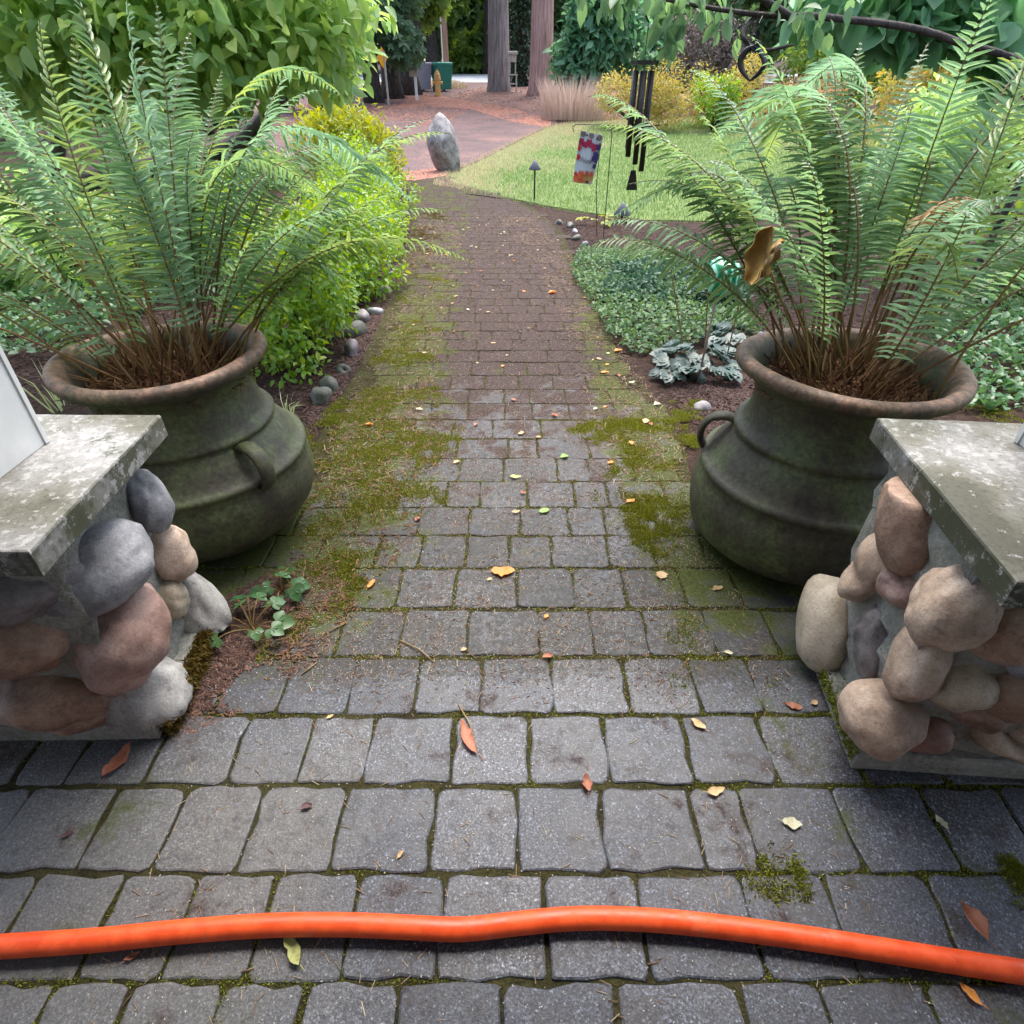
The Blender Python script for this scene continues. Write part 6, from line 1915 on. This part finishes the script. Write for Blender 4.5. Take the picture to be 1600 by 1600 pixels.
for k_, (pix_, n_) in enumerate(((((480, 760), (560, 600), (620, 470), (650, 350), (730, 350), (700, 470), (680, 600), (620, 780)), 3600), (((1085, 770), (1040, 640), (960, 535), (900, 410), (830, 340), (780, 340), (850, 440), (900, 560), (930, 680), (960, 790)), 3600))):
    p = sample([tuple(G(*q_)[:2]) for q_ in pix_], n_, 660 + k_)
    p = p[vnoise(p[:, 0], p[:, 1], 4, 61 + k_) * 0.7 + 0.3 * np.random.default_rng(9).random(n_) > 0.40]
    scatter_flat('edge_litter', p, NEEDLE, 0.026, 0.0020, 0.0018, M['needle'], 662 + k_, 0.004, 0.25, ('brown needles gathered along the left side of the path', 'brown needles gathered along the right side of the path')[k_])
    p = p[::3]
    scatter_flat('edge_crumbs', p, CHIP, 0.014, 0.008, 0.005, M['litter'], 664 + k_, 0.003, 0.4, ('leaf crumbs gathered along the left side of the path', 'leaf crumbs gathered along the right side of the path')[k_])
# lawn blades
lc_ = np.mean(lawn_poly, 0)
lp2 = sample([tuple(lc_ + (np.array(q) - lc_) * 1.015 + norm(np.array(q) - lc_) * 0.10) for q in lawn_poly], 110000, 610)
nz = vnoise(lp2[:, 0], lp2[:, 1], 0.8, 12)
a = np.array(gpoly([(690, 287), (700, 272), (760, 246), (820, 216), (862, 197), (900, 190), (1050, 184)]))
dmin = np.full(len(lp2), 99.0)
for p, q in zip(a[:-1], a[1:]):
    ab = q - p
    t = np.clip(((lp2 - p) @ ab) / (ab @ ab), 0, 1)
    dmin = np.minimum(dmin, np.linalg.norm(lp2 - p - t[:, None] * ab, axis=1))
jit = np.random.default_rng(2).random(len(lp2))
dry = (dmin < 0.45 + 1.9 * nz * jit + 0.4 * jit) | (nz + 0.10 * (lp2[:, 1] - 15) > 0.8 + 0.6 * jit)
tufts('grass', lp2[~dry], 0.055, 0.007, M['lawn_blade'], 611, -0.004, 'short green lawn grass', None, 1, 0.5)
tufts('dry_grass', lp2[dry], 0.060, 0.008, M['straw_grass'], 612, -0.004, 'straw coloured dry grass along the lawn edge', None, 1, 0.6)
# red needle drifts on the drive and island
rd = gpoly([(640, 150), (700, 152), (790, 166), (862, 186), (858, 200), (800, 190), (740, 172), (680, 165), (620, 168)])
p = sample(rd, 16000, 620)
p = p[vnoise(p[:, 0], p[:, 1], 0.9, 40) * 0.7 + 0.3 * np.random.default_rng(5).random(len(p)) > 0.34]
scatter_flat('needle_drift', p, CHIP, 0.075, 0.05, 0.02, M['chip_red'], 621, 0.0, 0.15, 'rust red needle drift along the driveway edge')
rd = gpoly([(420, 172), (560, 150), (660, 146), (760, 160), (700, 190), (620, 205), (440, 225)])
p = sample(rd, 11000, 622)
p = p[vnoise(p[:, 0], p[:, 1], 0.8, 41) * 0.6 + 0.4 * np.random.default_rng(6).random(len(p)) > 0.47]
scatter_flat('needle_drift', p, CHIP, 0.075, 0.05, 0.02, M['chip_red'], 623, 0.0, 0.15, 'rust needle drift across the middle of the driveway')
p = sample(drive_poly, 9000, 650)
scatter_flat('drive_litter', p[vnoise(p[:, 0], p[:, 1], 0.6, 43) * 0.6 + 0.4 * np.random.default_rng(7).random(len(p)) > 0.42], CHIP, 0.05, 0.03, 0.012, M['chip_red'], 651, 0.0, 0.15, 'sparse rusty needle litter over the driveway')
rd = gpoly([(630, 268), (690, 262), (700, 274), (650, 282), (632, 282)])
scatter_flat('needle_drift', sample(rd, 1500, 624), CHIP, 0.05, 0.03, 0.015, M['chip_red'], 625, 0.0, 0.15, 'orange needle drift beside the boulder')
ip = sample(isl, 6500, 626)
g = np.random.default_rng(627)
n = len(ip)
Rm = flat_frames(n, g, 0.3) * np.stack([np.full(n, 0.085), np.full(n, 0.055), np.full(n, 0.04)], -1)[:, None, :] * (0.6 + 0.8 * g.random((n, 1, 1)))
P = np.column_stack([ip, hgt(ip[:, 1]) + island_z(ip[:, 0], ip[:, 1])])
V, T = inst(CHIP[0], CHIP[1], Rm, P)
tag(part('cone_litter', V, T, M['chip_pink'], rnd=np.repeat(g.random(n), len(CHIP[1]))), 'pale cones and needles on the mulch under the firs', None, None, 'stuff')
vp = gpoly([(560, 150), (600, 142), (690, 134), (720, 128), (640, 126), (560, 136)])
scatter_flat('verge_litter', sample(vp, 2500, 630), CHIP, 0.12, 0.07, 0.05, M['chip_pink'], 631, 0.0, 0.3, 'brown litter on the verge by the bins')
tufts('verge_tufts', sample(vp, 2500, 632), 0.14, 0.02, M['straw_grass'], 633, 0, 'dry grass on the verge by the bins', None, 1, 0.6)

# ---- fallen leaves, each its own thing
def curled_leaf(w, g, curl):
    V, T = leaf_t(w, 0.12 + 0.3 * g.random(), 0.0, 0.42 + 0.1 * g.random(), 9)
    V = V.copy()
    V[:, 0] -= 0.5
    V[:, 2] += curl * (V[:, 0] ** 2) * 1.2 + 0.03 * np.sin(V[:, 0] * 9 + g.random() * 6) + 0.02 * np.sin(V[:, 1] * 14)
    k_ = np.abs(V[:, 1]) > 0.02
    V[k_, 1] *= 1 + 0.16 * g.normal(size=k_.sum())
    V[:, 1] += 0.10 * np.sin(V[:, 0] * 3 + g.random() * 6) * 0.6
    V[:, 2] += 0.25 * g.random() * np.abs(V[:, 1]) * np.sign(g.normal())
    V[:, 2] -= V[:, 2].min()
    return V, T
def fallen(px, py, lpx, ang, mat, label, w=0.6, curl=0.25, seed=0, group=None):
    g = np.random.default_rng(seed + 900)
    c = G(px, py, 0.004)
    s = lpx * depth(c) / F
    V, T = curled_leaf(w, g, curl)
    ca, sa = math.cos(ang), math.sin(ang)
    V = V @ np.array([[ca, sa, 0], [-sa, ca, 0], [0, 0, 1]]) * s
    V = V + c
    # short leaf stalk
    e = np.array([ca, sa, 0]) * s
    V2, T2 = tube([c - e * 0.5 + (0, 0, 0.003), c - e * 0.72 + (0, 0, 0.004)], 0.0009, 4)
    V, T = merge([(V, T), (V2, T2)])
    return single('fallen_leaf', V, T, M[mat], label, 'leaf', tuple(c), group, smooth=True)
FLV = [(786, 893, 38, 0.15, 'leaf_orange', 'large orange fallen leaf on pavers at the centre of the path', .62, .15),
       (733, 1152, 66, 2.1, 'leaf_brown', 'long rust brown folded leaf on the pavers left of centre', .26, .35),
       (456, 1488, 50, 2.4, 'leaf_olive', 'pale yellow green leaf lying just below the orange hose', .45, .3),
       (1237, 1287, 30, -0.3, 'leaf_pale', 'pale cream leaf on dark paver left of the moss patch', .6, .2),
       (1470, 1286, 24, 1.8, 'leaf_pale', 'pale curled leaf at the top of the right moss patch', .5, .5),
       (1516, 1553, 36, 2.2, 'leaf_orange', 'orange leaf below the hose at lower right', .42, .4),
       (1518, 1440, 56, 1.9, 'leaf_brown', 'large dull brown leaf above the hose at right', .5, .35),
       (918, 1224, 30, 1.5, 'leaf_brown', 'small red brown leaf on a joint right of centre', .5, .5),
       (1091, 1132, 26, 2.3, 'leaf_tan', 'tan pointed leaf on a joint left of the right pier', .5, .3),
       (1118, 1236, 30, 0.1, 'leaf_tan', 'tan curled leaf on a joint below the right pier', .5, .5),
       (1033, 899, 20, 1.3, 'leaf_tan', 'heart shaped tan leaf on pavers left of the right urn', .8, .2),
       (1121, 920, 20, 0.2, 'leaf_tan', 'pointed tan leaf in the shade of the right urn', .5, .2),
       (580, 913, 22, 1.2, 'leaf_orange', 'narrow orange leaf on mossy paver left of the path centre', .4, .4),
       (850, 798, 18, 0.4, 'leaf_green', 'bright green fallen leaf on a dark paver at mid path', .7, .2),
       (882, 714, 14, 0.4, 'leaf_green', 'small bright green fallen leaf farther up the path', .8, .2),
       (806, 745, 18, 0.0, 'leaf_olive', 'pale lime fallen leaf near the middle of the path', .5, .2),
       (806, 800, 14, 0.1, 'leaf_tan', 'small tan leaf left of the bright green leaf', .5, .3),
       (714, 722, 12, 0.6, 'leaf_tan', 'small cream leaf on the left half of the path', .7, .2),
       (1009, 659, 15, 0.9, 'leaf_tan', 'cream tan leaf right of the path near the moss cushion', .8, .2),
       (1027, 633, 12, 0.3, 'leaf_pale', 'small whitish leaf beside the moss cushion', .8, .2),
       (985, 783, 16, 0.6, 'leaf_orange', 'orange leaf at the left edge of the right moss', .6, .3),
       (945, 582, 14, 0.2, 'leaf_orange', 'orange leaf on the path below the ground cover', .7, .2),
       (966, 548, 15, 0.4, 'leaf_orange', 'golden leaf at the corner of the ground cover', .7, .2),
       (863, 458, 14, 0.2, 'leaf_orange', 'orange leaf on the far path beside the ground cover', .7, .2),
       (653, 812, 12, 0.9, 'leaf_brown', 'small pinkish leaf on the left mossy pavers', .7, .2),
       (577, 664, 12, 0.2, 'leaf_orange', 'small orange leaf on the moss by the left border', .6, .3),
       (626, 1335, 14, 1.0, 'leaf_tan', 'tiny tan leaf on a bluish paver left of centre', .5, .3),
       (479, 1261, 20, 0.4, 'leaf_dark', 'dark curled leaf on a gray paver at left', .5, .4),
       (105, 1304, 18, 0.4, 'leaf_dark', 'dark purple leaf scrap on the pale pavers at far left', .5, .2),
       (185, 1190, 60, 1.4, 'leaf_brown', 'crumpled brown leaf in front of the left pier', .4, .4),
       (1240, 1103, 26, -0.2, 'leaf_brown', 'brown leaf at the foot of the right pier', .5, .3),
       (1138, 1020, 14, -0.1, 'leaf_pale', 'pale scrap of leaf left of the right pier', .6, .2),
       (856, 1026, 18, 0.4, 'leaf_brown', 'rust brown leaf on a joint in the middle of the path', .6, .4),
       (725, 1015, 10, 0.3, 'leaf_tan', 'tiny pink tan leaf near the long twig', .7, .2),
       (854, 963, 10, 1.0, 'leaf_orange', 'tiny orange leaf below the large orange leaf', .7, .2),
       (765, 905, 10, 0.4, 'leaf_tan', 'tiny pale leaf beside the large orange leaf', .6, .2),
       (1272, 1098, 14, 0.4, 'leaf_tan', 'tan scrap beside the mossy right footing', .6, .3),
       (516, 1120, 12, 0.4, 'leaf_tan', 'tan scrap on paver joint left of the brown leaf', .5, .3),
       (208, 1495, 24, 0.6, 'leaf_brown', 'brown curled leaf partly under the hose at left', .4, .5)]
for k, (px, py, l, a, m_, lab, w, cl) in enumerate(FLV):
    fallen(px, py, l, a, m_, lab, w, cl, k)
gl = np.random.default_rng(77)
sp2 = sample([tuple(G(*p)[:2]) for p in ((640, 640), (560, 800), (1040, 800), (1060, 660), (960, 540), (900, 410), (850, 340), (660, 340), (640, 440))], 90, 78)
ms = ['leaf_tan', 'leaf_pale', 'leaf_orange', 'leaf_brown', 'leaf_tan']
for k, (x, y) in enumerate(sp2):
    c = np.array([x, y, 0.004])
    s = 0.018 + 0.022 * gl.random()
    V, T = curled_leaf(0.6, gl, 0.3)
    a = gl.random() * 6.28
    V = V @ np.array([[math.cos(a), math.sin(a), 0], [-math.sin(a), math.cos(a), 0], [0, 0, 1]]) * s + c
    single('small_leaf', V, T, M[ms[k % 5]], 'small dry leaf scattered on the brown far half of the path', 'leaf', tuple(c), 'small leaves scattered on the path', smooth=True)
# twigs
for k, (a, b, lab) in enumerate((((624, 1000), (680, 1036), 'thin pale twig lying across a joint left of centre'), ((505, 992), (538, 975), 'pale twig in the bark litter by the left moss'), ((716, 1100), (745, 1172), 'slim orange stalk beside the rust folded leaf'), ((728, 303), (788, 311), 'dark stick lying at the far bend of the path'), ((470, 1055), (495, 1035), 'short straw coloured twig by the left litter'))):
    pa, pb = G(*a, 0.004), G(*b, 0.004)
    V, T = tube([pa, (pa + pb) / 2 + (0.006, 0.004, 0.004), pb], [0.0016 * (1 + 3 * (k == 3)), 0.0022 * (1 + 3 * (k == 3)), 0.0014 * (1 + 3 * (k == 3))], 5)
    single('twig', V, T, M['fern_dry'] if k != 3 else M['bark_dark'], lab, 'twig', tuple(pa), smooth=True)
